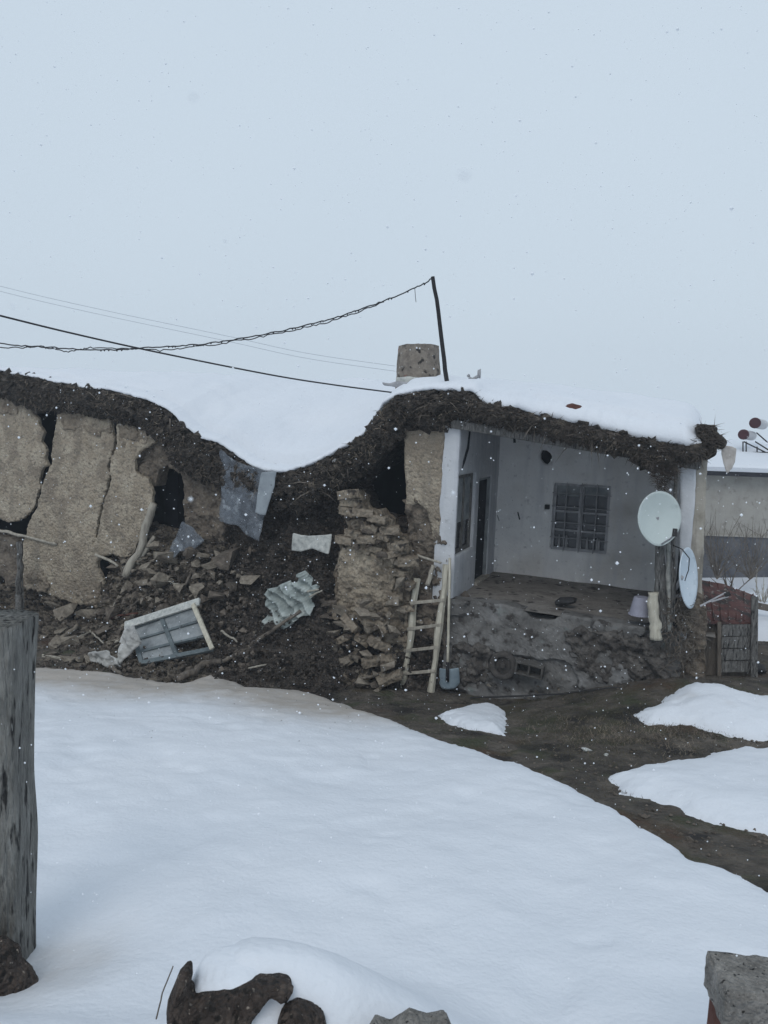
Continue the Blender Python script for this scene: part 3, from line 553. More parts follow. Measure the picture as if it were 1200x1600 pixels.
# porch floor, plinth, right wall, inside shell
ff = MB(); nx, ny = 60, 46; vs = []; fs = []
for j in range(ny + 1):
    for i in range(nx + 1):
        s = -.3 + (SX1 + .75) * i / nx; t = -.02 + (TBK + .1) * j / ny
        vs.append(W(s, t, FLZ + .02 * float(fbm(s * 2, t * 2, 0, 4)) - .05 * float(ss(s, .4, 3.4))))
for j in range(ny):
    for i in range(nx): fs.append((j * (nx + 1) + i, j * (nx + 1) + i + 1, (j + 1) * (nx + 1) + i + 1, (j + 1) * (nx + 1) + i))
nb = len(vs); vs += [W(s, t, 0.2) for s, t in ((-.3, -.02), (SX1 + .45, -.02), (SX1 + .45, TBK + .08), (-.3, TBK + .08))]
obj('porch_floor', vs, fs, M['floor'], HOUSE, smooth=True)
def relief(name, xr, yr, step, tf, m, parent, mask=None, amp=.03, nf=5, seed=0, loc=None, smooth=False, skirt=.25):
    xs = np.arange(xr[0], xr[1] + step, step); ys = np.arange(yr[0], yr[1] + step, step); X, Y = np.meshgrid(xs, ys)
    T = tf(X, Y); ins = np.ones_like(X, bool) if mask is None else mask(X, Y)
    used, f, _ = grid_mesh(ins, X, Y); px = X[used]; py = Y[used]; t = T[used]
    base = np.array([L(F(a, b, c)) for a, b, c in zip(px, py, t)])
    s, tt, z = base.T
    dd = amp * (fbm(s * nf, z * nf * 1.3, tt * nf + seed, 5, .62)); tt = tt - dd * 1.2; z = z + dd * .5
    vs = [W(*q) for q in zip(s, tt, z)]; n = len(vs)
    be = boundary_edges(f.tolist()); bk = [W(a, b + skirt, c) for a, b, c in zip(s, tt, z)]
    ids = sorted({i for e_ in be for i in e_}); mp_ = {i: n + k for k, i in enumerate(ids)}
    vs += [bk[i] for i in ids]; fs = [tuple(q) for q in f] + [(b, a, mp_[a], mp_[b]) for a, b in be]
    return obj(name, vs, fs, m, parent, loc, smooth)
pp = [(a, FLZ + .035 - .05 * float(ss(a, .4, 3.4)) - (.13 * float(ss(a, 1.1, 1.3)) * float(ss(a, 1.75, 1.6)))) for a in np.linspace(-.06, 3.45, 30)]
slab('plinth', rough(pp + [(3.45, -.1), (-.06, -.1)], .06, .018, 4, 6), -.03, .3, M['plinth'], HOUSE, .026, .085, 3.2, eround=.03, seed=3, tfun=lambda a, z: -.16 * ss(z, FLZ, .2) - .07 * ss(fbm(a * 1.6, z * 2.2, 5, 3), .02, .12), smooth=False)
for k, (c_, px) in enumerate((('plinth_raw', [(880, 990), (960, 985), (1030, 1000), (1045, 1060), (960, 1075), (900, 1040)]), ('plinth_raw', [(708, 1010), (760, 1005), (775, 1050), (740, 1080), (706, 1075)]))):
    wallpart('exposed_rubble', px, -.16, .1, M['plinth_dark'], cell=.022, amp=.2, nf=7, ramp=.09, seed=50 + k, tfun=lambda a, z: -.05 + 0 * a)
wallpart('corner_foot', [(1066, 925), (1098, 925), (1104, 960), (1102, 1075), (1060, 1075), (1058, 960)], .0, .35, M['adobe_dark'], seed=11, amp=.2, nf=6, ramp=.03, cell=.025)
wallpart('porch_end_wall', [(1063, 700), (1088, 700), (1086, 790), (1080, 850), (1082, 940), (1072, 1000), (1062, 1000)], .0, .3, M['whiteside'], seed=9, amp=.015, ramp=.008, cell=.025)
wallpart('corner_edge', [(1086, 702), (1106, 706), (1104, 760), (1100, 850), (1096, 935), (1084, 945), (1078, 940), (1077, 850), (1084, 790)], .03, .3, M['beige'], seed=10, amp=.03, ramp=.01, cell=.025)
sb0 = sz(1066, 800, .3)[0]; sb1 = sz(1095, 800, .3)[0]
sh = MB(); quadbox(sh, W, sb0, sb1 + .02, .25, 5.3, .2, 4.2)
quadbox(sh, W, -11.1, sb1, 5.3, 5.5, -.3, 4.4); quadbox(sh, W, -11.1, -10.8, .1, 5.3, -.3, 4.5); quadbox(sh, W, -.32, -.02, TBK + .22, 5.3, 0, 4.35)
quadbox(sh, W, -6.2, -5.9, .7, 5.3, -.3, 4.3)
sh.build('rear_wall', M['cavity'], HOUSE)  # inside walls coloured near-black so the openings look unlit
# lintel timber and rafters ends of the porch
lb = MB(); lb.beam(F(706, 662, -.03), F(1095, 728, -.03), .13, .13, jit=.01); bevel(lb.build('lintel', M['wood_grey'], HOUSE), .02)
rf = MB()
for k in range(7):
    s = .25 + k * .5; rf.tube(lerp_pts([W(s, 0.05, float(zund(s)) - .0 + .02), W(s, TBK, float(zund(s)) + .1)], 3), .055, 8)
rf.build('rafters', M['wood_dark'], HOUSE, smooth=True)
# wall bits on the porch back wall
mb = MB(); p = F(855, 792, TBK - .03); mb.box(p, .09, .05, .09, (U, V, Vector((0, 0, 1)))); bevel(mb.build('switch_box', M['rubber'], HOUSE), .01)
def crack(pts, r_, t=TBK - .004):
    MB().tube([F(x, y, t) for x, y in pts], r_, 4).build('wall_crack', M['cavity'], HOUSE)
crack([(803, 678), (804, 692)], .03, TBK); crack([(809, 800), (812, 812)], .015); crack([(765, 690), (768, 712)], .008); crack([(777, 805), (780, 814)], .008)
ck = MB(); ck.tube([fs_(tz(x, y)[0], -.004, tz(x, y)[1]) for x, y in ((734, 665), (730, 700), (724, 722), (722, 732))], [.02, .03, .025, .008], 5)
ck.build('wall_crack', M['cavity'], HOUSE)
# chimney
def chimney():
    b = F(653, 604, 1.4); t_ = F(654, 541, 1.4); r0 = .405; r1 = .36; n = 40; rows = 22; vs = []; fs = []
    for j in range(rows + 1):
        f = j / rows; p = b.lerp(t_, f); p.z -= .0
        for k in range(n):
            a = 2 * math.pi * k / n; r_ = r0 + (r1 - r0) * f; r_ *= 1 + .06 * float(fbm(math.cos(a) * 2, math.sin(a) * 2, f * 3, 4)); 
            zz = p.z + (.03 * float(fbm(math.cos(a) * 2, math.sin(a) * 2, 9, 3)) if j == rows else 0) - (.3 if j == 0 else 0)
            sq = 1 / max(abs(math.cos(a)), abs(math.sin(a))) ** .35
            vs.append((p.x + math.cos(a + .4) * r_ * sq * .95, p.y + math.sin(a + .4) * r_ * sq * .95, zz))
    for k in range(n): vs.append((t_.x + (vs[rows * n + k][0] - t_.x) * .72, t_.y + (vs[rows * n + k][1] - t_.y) * .72, t_.z + .0))
    for k in range(n): vs.append((t_.x + (vs[rows * n + k][0] - t_.x) * .68, t_.y + (vs[rows * n + k][1] - t_.y) * .68, t_.z - .35))
    for j in range(rows + 2):
        for k in range(n): fs.append((j * n + k, j * n + (k + 1) % n, (j + 1) * n + (k + 1) % n, (j + 1) * n + k))
    fs.append(tuple((rows + 2) * n + k for k in range(n)))
    return obj('chimney', vs, fs, M['chimney'], roof)
ch = chimney()
sc = MB(); 
wallpart('chimney_flashing', [(596, 597), (608, 599), (622, 595), (645, 598), (660, 602), (655, 606), (620, 605), (600, 602)], .85, .03, M['grey_metal'], seed=12, amp=.02, ramp=.004, cell=.02, er=0, parent=roof, lab='bent grey metal sheet at the foot of the chimney')
so = wallpart('render_patch', [(619, 590), (640, 588), (665, 592), (672, 600), (618, 602)], .95, .04, M['sheet_pale'], seed=13, amp=.02, ramp=.006, cell=.02, er=0, parent=roof)
# matted brush lump at the right roof end
wallpart('roof_end', [(1088, 658), (1100, 661), (1114, 662), (1126, 670), (1128, 680), (1137, 686), (1134, 698), (1122, 700), (1116, 714), (1100, 716), (1094, 724), (1082, 714), (1094, 700), (1090, 680)], -.2, .5, M['thatch'], seed=21, amp=.26, nf=8, ramp=.045, cell=.025, parent=roof)
def straw_px(n, poly, t, m, name, parent, l0=.06, l1=.18):
    q = pxpoly(poly, t); lo = np.min(q, 0); hi = np.max(q, 0); mb = MB(); c = 0
    while c < n:
        a = random.uniform(lo[0], hi[0]); z = random.uniform(lo[1], hi[1])
        if polyd(np.array([[a, z]]), q)[0][0] < 0: continue
        c += 1; p = W(a, t - .02, z); d = (U * random.gauss(0, 1) - V * abs(random.gauss(.3, .3)) + Vector((0, 0, random.gauss(-.2, .6)))).normalized(); l = random.uniform(l0, l1); x = d.orthogonal().normalized() * .006
        mb.add([p + x, p - x, p + d.cross(x), p + d * l], [(0, 1, 3), (1, 2, 3), (2, 0, 3)])
    return tag(mb.build(name, m, parent), kind='stuff')
straw_px(160, [(1090, 662), (1118, 664), (1134, 690), (1120, 706), (1096, 718), (1084, 712)], -.25, M['straw'], 'brush_fringe', roof)
straw_px(420, [(1015, 720), (1060, 722), (1058, 738), (1040, 760), (1034, 782), (1028, 765), (1022, 745)], -.25, M['straw'], 'brush_fringe', roof, .08, .2)
# ------------------------------------------------------------------ collapsed earth and rubble
yb_x = [p[0] for p in SNOWLINE]; yb_y = [p[1] for p in SNOWLINE]
xk = np.arange(-160, 720, 40); tbk = []
for x in xk:
    yb = float(np.interp(x, yb_x, yb_y)) if x < 520 else 1085
    tbk.append(L(Gd(x, yb, .05))[1])
def heap_t(X, Y):
    yb = np.where(X < 520, np.interp(X, yb_x, yb_y), 1085.); tb = np.interp(X, xk, tbk)
    off = .30 * ss(X, 500, 545) + .12 * ss(X, 240, 180)
    y0 = np.interp(X, [0, 150, 200, 300, 420], [945., 950., 880., 865., 880.]); f = (Y - y0) / (yb - y0)
    lo = -.05 + (tb + .05) * np.clip(f, 0, 1.6) ** 1.15
    hi = np.interp(Y, [560, 690, 740, 800, 840, 880], [1.3, .85, .5, .32, .18, -.05]) + .25 * ss(X, 545, 640) * ss(Y, 860, 800)
    return np.where(Y < y0, hi, lo) + off * ss(Y, 800, 900)
TOPX = [-160, 0, 30, 150, 190, 215, 240, 262, 285, 300, 318, 345, 400, 430, 480, 540, 560, 600, 645]
TOPY = [930, 930, 930, 955, 850, 835, 832, 838, 832, 780, 745, 735, 745, 752, 740, 715, 705, 700, 700]
def heap_mask(X, Y):
    nz_ = 5 * fbm(X * .06, Y * .06, 4, 3)
    top = np.interp(X, TOPX, TOPY) + nz_ - 12
    hole2, _ = polyd(np.stack([X.ravel(), Y.ravel()], 1), [(574, 756), (600, 730), (622, 700), (634, 720), (634, 803), (600, 800), (585, 792)]); hole2 = hole2.reshape(X.shape)
    return (Y > top) & (hole2 + nz_ * .6 < 0) & (Y < np.where(X < 520, np.interp(X, yb_x, yb_y), 1085) + 40)
edge_x = lambda Y: 335 + 25 * np.sin(Y * .03) 
hp_o = relief('collapsed_earth', (300, 690), (640, 1130), 2.2, heap_t, M['earth'], None, lambda X, Y: heap_mask(X, Y) & (X > edge_x(Y) - 14 + 10 * fbm(X * .05, Y * .05, 8, 2)), amp=.3, nf=4.2, seed=1, smooth=False)
tag(hp_o, 'dark slumped roof earth and crumbled clay spilling out of the house', 'earth', kind='stuff')
hp_2 = relief('collapsed_clay', (-160, 380), (640, 1130), 2.2, lambda X, Y: heap_t(X, Y) - .02, M['clay_heap'], None, lambda X, Y: heap_mask(X, Y) & (X < edge_x(Y) + 10 * fbm(X * .05, Y * .05, 9, 2)), amp=.36, nf=4.6, seed=5, smooth=False)
tag(hp_2, 'paler broken clay and mud heaped below the leaning wall', 'clay', kind='stuff')
# rubble lumps: six shapes, copied one by one
def lump_mesh(k):
    rr = random.Random(100 + k); bm = bmesh.new()
    for _ in range(14 if k % 2 else 9):
        bm.verts.new((rr.uniform(-.5, .5), rr.uniform(-.4, .4), rr.uniform(-.32, .32)))
    bmesh.ops.convex_hull(bm, input=bm.verts)
    for v in [v for v in bm.verts if not v.link_faces]: bm.verts.remove(v)
    bmesh.ops.triangulate(bm, faces=bm.faces[:])
    bmesh.ops.subdivide_edges(bm, edges=bm.edges[:], cuts=2, use_grid_fill=True, smooth=0)
    for v in bm.verts:
        c = v.co; v.co = c * (1 + .11 * float(fbm(c.x * 4 + k, c.y * 4, c.z * 4, 3)))
    me = bpy.data.meshes.new('mud_lump'); bm.to_mesh(me); bm.free(); return me
lumps = [lump_mesh(k) for k in range(8)]
for i, me in enumerate(lumps): me.materials.append(M['lump'] if i % 3 else M['lump2'])
def scatter(n, poly, smin, smax, label, group, off=0, seed=0, pw=1.7, tt=None):
    rr = random.Random(seed); q = np.array(poly, float); lo = q.min(0); hi = q.max(0); placed = []; tries = 0
    while len(placed) < n and tries < n * 60:
        tries += 1
        x = rr.uniform(lo[0], hi[0]); y = rr.uniform(lo[1], hi[1])
        if polyd(np.array([[x, y]]), q)[0][0] < 0: continue
        sz_ = smin + (smax - smin) * rr.random() ** pw
        if any((x - a) ** 2 + (y - b) ** 2 < ((sz_ + c) * 26) ** 2 for a, b, c in placed): continue
        placed.append((x, y, sz_))
        t = (tt(x, y) if tt else float(heap_t(np.array([x]), np.array([y]))[0])) + off
        o = bpy.data.objects.new('mud_lump', lumps[rr.randrange(8)]); C.objects.link(o)
        o.location = F(x, y, t - sz_ * .12); o.rotation_euler = (rr.uniform(-.6, .6), rr.uniform(-.6, .6), rr.uniform(0, 6.28)); o.scale = (sz_ * rr.uniform(.9, 1.35), sz_ * rr.uniform(.8, 1.1), sz_ * rr.uniform(.75, 1.05))
        tag(o, label, 'rubble lump', group)
scatter(120, [(65, 935), (160, 950), (175, 880), (210, 850), (290, 845), (370, 870), (400, 905), (335, 940), (200, 955), (180, 1030), (65, 1030)], .13, .62, 'broken clay lump in the heap between leaning wall and fallen window', 'clay lumps in the left heap', off=-.13, seed=1, pw=1.3)
scatter(70, [(505, 930), (525, 945), (630, 930), (622, 1000), (608, 1080), (500, 1075), (470, 1040), (490, 960)], .1, .42, 'rough stone or brick chunk at the foot of the brick stump', 'chunks at the foot of the brick stump', off=-.36, seed=2, pw=1.4, tt=lambda x, y: -.1 - .3 * max(0, (y - 940) / 140))
scatter(34, [(535, 775), (560, 782), (612, 830), (640, 870), (640, 930), (600, 900), (540, 850)], .1, .26, 'brick chunk stacked on the upper part of the brick stump', 'chunks on the upper brick stump', seed=3, tt=lambda x, y: -.38)
def brick_mesh(k):
    bm = bmesh.new(); bmesh.ops.create_cube(bm, size=1)
    bmesh.ops.subdivide_edges(bm, edges=bm.edges[:], cuts=5, use_grid_fill=True)
    for v in bm.verts:
        c = v.co; e = sum(abs(abs(q) - .5) < .02 for q in c); v.co = Vector((c.x * .34, c.y * .2, c.z * .13)) * (1 - .05 * (e > 1)) + Vector((vn(c.x * 5 + k, c.y * 5, c.z * 5), vn(c.x * 5, c.y * 5 + k, 3), vn(c.x * 5, 4, c.z * 5 + k))) * .014
    me = bpy.data.meshes.new('mud_brick'); bm.to_mesh(me); bm.free(); me.materials.append(M['adobe_mid'] if k % 2 else M['adobe_raw']); return me
bricks = [brick_mesh(k) for k in range(4)]
rb_ = random.Random(3)
def brick(x, y, t, tilt, label, group):
    o = bpy.data.objects.new('mud_brick', bricks[rb_.randrange(4)]); C.objects.link(o); o.location = F(x, y, t); o.rotation_euler = (rb_.uniform(-tilt, tilt), rb_.uniform(-tilt, tilt), -ANG + rb_.uniform(-.3 - tilt, .3 + tilt)); k = rb_.uniform(.75, 1.1); o.scale = (k, k, k); tag(o, label, 'mud brick', group)
for x, y in ((546, 772), (551, 786), (548, 800), (566, 802), (560, 815), (590, 812), (578, 827), (606, 826), (600, 842), (556, 832), (622, 850), (616, 868), (634, 874), (628, 892), (630, 912), (540, 846), (572, 845), (618, 934), (632, 948), (588, 858)):
    brick(x + rb_.uniform(-4, 4), y + rb_.uniform(-3, 3), -.32 + rb_.uniform(-.06, .06), .22, 'worn mud brick still stacked in the upper part of the brick stump', 'mud bricks in the upper brick stump')
for x, y in ((524, 960), (548, 975), (574, 968), (600, 978), (536, 998), (566, 1000), (592, 1006), (520, 1022), (550, 1028), (582, 1034), (606, 1030), (534, 1052), (566, 1056), (500, 1046), (596, 1062), (615, 1058)):
    brick(x, y, -.42 - .28 * (y - 960) / 100 + rb_.uniform(-.06, .04), .6, 'tumbled mud brick spilled below the brick stump', 'mud bricks below the brick stump')
scatter(34, [(340, 850), (520, 860), (515, 1060), (345, 1040)], .05, .13, 'small crumb of clay on the dark earth slope by the teal cloth', 'crumbs on the dark earth slope', seed=4)
scatter(26, [(636, 860), (700, 870), (700, 1080), (640, 1080)], .07, .2, 'stone in the crumbled pillar foot behind the ladder', 'stones behind the ladder', seed=5, tt=lambda x, y: -.05 - .12 * (y > 960))
scatter(18, [(0, 915), (60, 930), (60, 1000), (0, 1000)], .1, .26, 'stone in the low dark wall foot above the grey post', 'stones above the grey post', seed=6)
scatter(16, [(715, 1060), (1040, 1055), (1060, 1085), (900, 1095), (715, 1095)], .05, .12, 'small stone lying along the foot of the porch plinth', 'stones along the plinth foot', seed=8, tt=lambda x, y: -.35)
def fold():
    mb = MB(); mb.tube([W(sz(x, y, -.2)[0], -.16, sz(x, y, -.2)[1]) for x, y in ((470, 741), (500, 730), (530, 716), (556, 700), (575, 684), (590, 662))], [.02, .05, .06, .06, .045, .02], 8, wob=.3)
    return tag(mb.build('snow_lip', M['snow'], smooth=True), 'thin snow lip hanging under the right side of the roof sag', 'snow', kind='stuff')
fold()
scatter(14, [(1045, 940), (1080, 930), (1085, 1050), (1050, 1050)], .08, .2, 'stone tumbled at the right corner of the porch plinth', 'stones at the right plinth corner', seed=9, tt=lambda x, y: -.1)
scatter(12, [(700, 938), (770, 945), (760, 958), (700, 955)], .04, .09, 'pale crumb on the porch edge beside the pole', 'crumbs on the porch edge', seed=10, tt=lambda x, y: .05)
def pebbles():
    mb = MB()
    for p in [Vector(q) for q in GdN(rng.uniform(540, 1200, 1500), rng.uniform(1075, 1340, 1500))]:
        r_ = random.uniform(.006, .022) * (1.6 if random.random() < .05 else 1)
        c = p + Vector((0, 0, r_ * .3))
        vs = [c + Vector((r_ * random.uniform(.7, 1.4), 0, 0)), c + Vector((0, r_ * random.uniform(.7, 1.4), 0)), c - Vector((r_, 0, 0)), c - Vector((0, r_, 0)), c + Vector((0, 0, r_ * .7)), c - Vector((0, 0, r_ * .7))]
        mb.add(vs, [(0, 1, 4), (1, 2, 4), (2, 3, 4), (3, 0, 4), (1, 0, 5), (2, 1, 5), (3, 2, 5), (0, 3, 5)])
    return tag(mb.build('pebbles', M['lump2']), 'scattered pebbles and clods on the dark path', 'pebbles', kind='stuff')
pebbles()
def crumbs(n, name, m, r0, r1, seed, box=(0, 690, 740, 1075), lab='fine clay crumbs strewn over the collapsed earth'):
    r2 = np.random.default_rng(seed); X = r2.uniform(box[0], box[1], n); Y = r2.uniform(box[2], box[3], n); k = heap_mask(X, Y); X = X[k]; Y = Y[k]; T = heap_t(X, Y)
    mb = MB()
    for x, y, t in zip(X, Y, T):
        r_ = r0 + r1 * random.random() ** 2.5; c = F(x, y, t - .16 * random.random())
        e = [r_ * random.uniform(.45, 1) for _ in range(6)]; Rr = Matrix.Rotation(random.uniform(0, 6), 3, Vector((random.random(), random.random(), .5)))
        vs = [c + Rr @ Vector(q) for q in ((e[0], 0, 0), (-e[1], 0, 0), (0, e[2], 0), (0, -e[3], 0), (0, 0, e[4] * .8), (0, 0, -e[5] * .8))]
        mb.add(vs, [(0, 2, 4), (2, 1, 4), (1, 3, 4), (3, 0, 4), (2, 0, 5), (1, 2, 5), (3, 1, 5), (0, 3, 5)])
    return tag(mb.build(name, m), lab, 'crumbs', kind='stuff')
crumbs(7000, 'crumbs', M['earth'], .01, .06, 1)
crumbs(2600, 'pale_crumbs', M['lump2'], .008, .03, 2, lab='paler clay crumbs strewn over the collapsed earth')
crumbs(1500, 'crumbs', M['lump2'], .015, .09, 3, (60, 400, 850, 1050), 'coarse clay crumbs in the left rubble heap')
rs_ = random.Random(12)
def ground_stone(x, y, w, label, m, group=None):
    p = Gd(x, y); o = bpy.data.objects.new('stone', lumps[rs_.randrange(8)].copy()); C.objects.link(o); o.data.materials.clear(); o.data.materials.append(m)
    o.location = p + Vector((0, 0, w * .12)); o.scale = (w, w * .8, w * .6); o.rotation_euler = (rs_.uniform(-.3, .3), rs_.uniform(-.3, .3), rs_.uniform(0, 6)); tag(o, label, 'stone', group)
ground_stone(915, 1173, .16, 'pale flat stone on the path left of the large snow bank', M['sheet_pale']); ground_stone(947, 1181, .09, 'small white stone at the left tip of the large snow bank', M['sheet_pale'])
ground_stone(1091, 1136, .08, 'left one of two pale stones below the lumpy snow bank', M['wood']); ground_stone(1104, 1139, .07, 'right one of two pale stones below the lumpy snow bank', M['wood'])
for _ in range(46): ground_stone(rs_.uniform(660, 1190), rs_.uniform(1092, 1330) if rs_.random() < .5 else rs_.uniform(1092, 1180), rs_.uniform(.04, .12), 'muddy stone lying loose on the dark path', M['lump2'], 'stones on the path')
def specks():
    mb = MB()
    for q in GdN(rng.uniform(60, 700, 150), 1050 + 110 * rng.random(150) ** 1.6, .15):
        p = Vector(q) + Vector((0, 0, .01)); d = Vector((random.gauss(0, 1), random.gauss(0, 1), .1)).normalized(); l = random.uniform(.006, .03); xx = d.cross(Z0) * .003
        mb.add([p + xx, p - xx, p + d * l, p + Vector((0, 0, .006))], [(0, 1, 3), (1, 2, 3), (2, 0, 3)])
    return tag(mb.build('straw_specks', M['straw']), 'specks of blown straw and dirt on the snow field', 'straw', kind='stuff')
Z0 = Vector((0, 0, 1)); specks()
# grass on the path
def grass():
    mb = MB(); n = 19000; a = rng.random(n) < .6
    X = np.where(a, rng.normal(930, 95, n), rng.uniform(620, 1200, n)); Y = np.where(a, rng.normal(1125, 30, n), rng.uniform(1085, 1250, n)); k = (Y > 1082) & (Y < 1290); P = GdN(X[k], Y[k])
    P = P[fbm(P[:, 0] * 2.1, P[:, 1] * 2.1, 7, 3) > -.1]
    for q in P:
        p = Vector(q); d = Vector((random.gauss(0, .7), random.gauss(0, .7), .7)).normalized(); l = random.uniform(.02, .06); xx = Vector((random.uniform(-1, 1), random.uniform(-1, 1), 0)).normalized() * .003
        mb.add([p + xx, p - xx, p + d * l], [(0, 1, 2)])
    mb2 = MB()
    X = rng.normal(1000, 75, 2600); Y = rng.normal(1148, 14, 2600)
    for q in GdN(X, Y):
        p = Vector(q); d = Vector((random.gauss(0, .8), random.gauss(0, .8), .6)).normalized(); l = random.uniform(.03, .09); xx = Vector((random.uniform(-1, 1), random.uniform(-1, 1), 0)).normalized() * .003
        mb2.add([p + xx, p - xx, p + d * l], [(0, 1, 2)])
    tag(mb2.build('dead_grass', M['straw_pale']), 'strip of straw coloured dead grass between the two snow banks', 'grass', kind='stuff')
    return tag(mb.build('grass', M['grass']), 'short dull grass and moss on the trodden path', 'grass', kind='stuff')
grass()
# ------------------------------------------------------------------ hanging plastic, boards, cloth
def sheet(name, px, t, m, label, cat, amp=.05, nf=4, cell=.025, th=.006, seed=0, tf=None, group=None, ramp=.015, nfz=None):
    q = rough(pxpoly(px, t), .1, ramp, seed, 5); c = np.mean(q, 0)
    o = slab(name, q, t, th, m, None, cell, 0, 1, eround=0, tfun=lambda a, z: (tf(a, z) if tf else 0) - amp * fbm(a * nf, z * (nfz or nf * .5), seed + .2, 4), loc=W(c[0], t, c[1]), seed=seed)
    return tag(o, label, cat, group)
sheet('plastic_sheet', [(342, 700), (348, 735), (345, 790), (342, 815), (372, 822), (385, 838), (405, 845), (412, 800), (420, 760), (418, 736), (400, 730), (372, 722), (350, 705)], -.32, M['plastic'], 'torn translucent plastic sheet hanging below the roof sag', 'plastic sheet', .1, 5, seed=1)
sheet('plastic_strip', [(410, 738), (432, 736), (428, 760), (420, 790), (415, 806), (398, 800), (404, 765)], -.42, M['plastic_pale'], 'pale flat plastic strip hanging from the lowest point of the roof sag', 'plastic strip', .03, 3, seed=2)
sheet('plastic_sheet', [(285, 815), (300, 825), (318, 845), (300, 860), (280, 862), (268, 875), (258, 880), (262, 862), (275, 835)], -.25, M['plastic'], 'bluish crumpled plastic scrap below the dark wall hole', 'plastic sheet', .1, 6, seed=3)
sheet('printed_board', [(457, 832), (470, 836), (500, 838), (519, 834), (517, 850), (515, 866), (505, 862), (490, 858), (470, 861), (456, 860)], -.25, M['sheet_pale'], 'pale torn rectangular sheet lying on the dark earth above the teal cloth', 'sheet', .05, 5, cell=.02, seed=4)
sheet('crumpled_cloth', [(414, 942), (414, 922), (430, 918), (448, 908), (462, 910), (463, 897), (472, 893), (484, 899), (488, 914), (500, 910), (496, 926), (488, 934), (487, 962), (470, 964), (450, 980), (430, 992), (408, 1002), (385, 1016), (378, 1012), (404, 986), (412, 968), (418, 955)], -.72, M['cloth_teal'], 'crumpled pale teal cloth on the earth slope right of the fallen window', 'cloth', .1, 4, cell=.012, th=.02, seed=6, ramp=.014, nfz=5, tf=lambda a, z: .05 * np.sin(a * 19 + z * 30 + 3 * fbm(a * 5, z * 5, 1, 2)) + .022 * np.abs(np.sin(a * 34 - z * 48 + 4 * fbm(a * 6, z * 6, 2, 2))) - .1 * fbm(a * 4, z * 4, 9, 2))
sheet('crumpled_cloth', [(188, 1000), (196, 985), (210, 975), (218, 990), (220, 1005), (208, 1018), (195, 1030), (187, 1040), (184, 1035)], -1.9, M['cloth_grey'], 'grey rag hanging off the left side of the fallen window frame', 'cloth', .1, 6, cell=.016, th=.02, seed=7, nfz=6)
sheet('crumpled_cloth', [(138, 1020), (150, 1016), (165, 1018), (182, 1030), (186, 1042), (170, 1044), (160, 1036), (140, 1034)], -1.95, M['cloth_grey'], 'small pinkish grey rag on the snow edge left of the fallen window', 'cloth', .12, 7, cell=.016, th=.03, seed=8, nfz=7)
sheet('sacking_flap', [(1128, 694), (1146, 698), (1153, 702), (1150, 722), (1144, 732), (1137, 741), (1130, 722), (1127, 708)], -.2, M['flap'], 'stiff pale sacking flap sticking out at the right roof corner', 'sacking', .06, 4, cell=.018, seed=9)
def stick(name, pts, r_, m, label, cat='pole', group=None, wob=.25, n=8, seed=0, flat=None, wig=None):
    c = pts[0]
    mb = MB()
    if flat: mb.beam(pts[0], pts[-1], flat[0], flat[1], jit=.008)
    else:
        q = lerp_pts(pts, 7, r_ * .35 if wig is None else wig, seed); rs_ = [r_ * (1 - .25 * i / len(q)) for i in range(len(q))]; mb.tube(q, rs_, n, wob=wob, seed=seed)
    o = mb.build(name, m, None, loc=tuple(c), smooth=not flat)
    if flat: bevel(o, .006)
    return tag(o, label, cat, group)
def HP(x, y, d=.08): return F(x, y, float(heap_t(np.array([x]), np.array([y]))[0]) - d)
stick('beam', [HP(198, 898, .15), F(222, 850, -.12), F(242, 785, -.08)], .085, M['wood'], 'thick split pale beam leaning at the right edge of the leaning wall', 'beam', seed=1, wob=.3)
stick('beam', [HP(216, 880, .1), F(242, 838, -.02)], .045, M['wood'], 'short grey beam stub beside the thick leaning beam', 'beam', seed=2)
stick('branch', [HP(345, 1034), HP(372, 1022), HP(415, 992), F(470, 955, -.68)], .04, M['wood_dark'], 'long crooked branch running up under the teal cloth', 'branch', seed=3)
stick('branch', [HP(276, 1061, .1), HP(300, 1052, .15), HP(318, 1036, .15), HP(346, 1032, .15)], .06, M['wood_dark'], 'thick bent dark branch at the snow edge below the fallen window', 'branch', seed=4)
stick('lath', [F(480, 925, -.75), F(497, 921, -.82)], .018, M['wood'], 'upper short pale stick end poking out of the teal cloth', 'stick', seed=5)
stick('lath', [F(484, 932, -.75), F(503, 923, -.82)], .016, M['wood'], 'lower short pale stick end poking out of the teal cloth', 'stick', seed=6)
stick('lath', [F(-20, 824, -.12), F(15, 832, -.14), F(50, 841, -.12), F(88, 850, -.1)], .035, M['wood'], 'long pale lath stuck across the foot of the black crack', 'lath', seed=7)
stick('lath', [F(150, 866, -.16), F(168, 874, -.2), F(185, 884, -.25)], .03, M['wood'], 'short pale broken lath end on the lower right of the leaning wall', 'lath', seed=8)
stick('stake', [HP(27, 985, .5), F(28, 930, -.5), F(31, 885, -.5), F(30, 846, -.5)], .07, M['wood_grey'], 'weathered grey stake standing above the big post', 'stake', seed=9)
stick('stake', [HP(38, 975, .45), F(36, 930, -.45), F(34, 880, -.45)], .02, M['wood_grey'], 'thin grey rod beside the weathered stake', 'rod', seed=10)
stick('plank', [HP(66, 1026, .1), HP(96, 1030, .12)], .03, M['wood'], 'pale plank end lying on the snow edge beside the big post', 'plank', flat=(.08, .03))
stick('plank', [HP(80, 1012, .1), HP(100, 995, .15), HP(122, 978, .15)], .05, M['lump'], 'long clay coated beam rising in the left rubble', 'beam', seed=12)
stick('branch', [HP(172, 1042, .15), HP(190, 1053, .2)], .04, M['wood_dark'], 'dark wood stub at the snow edge left of the fallen window', 'stub', seed=13)
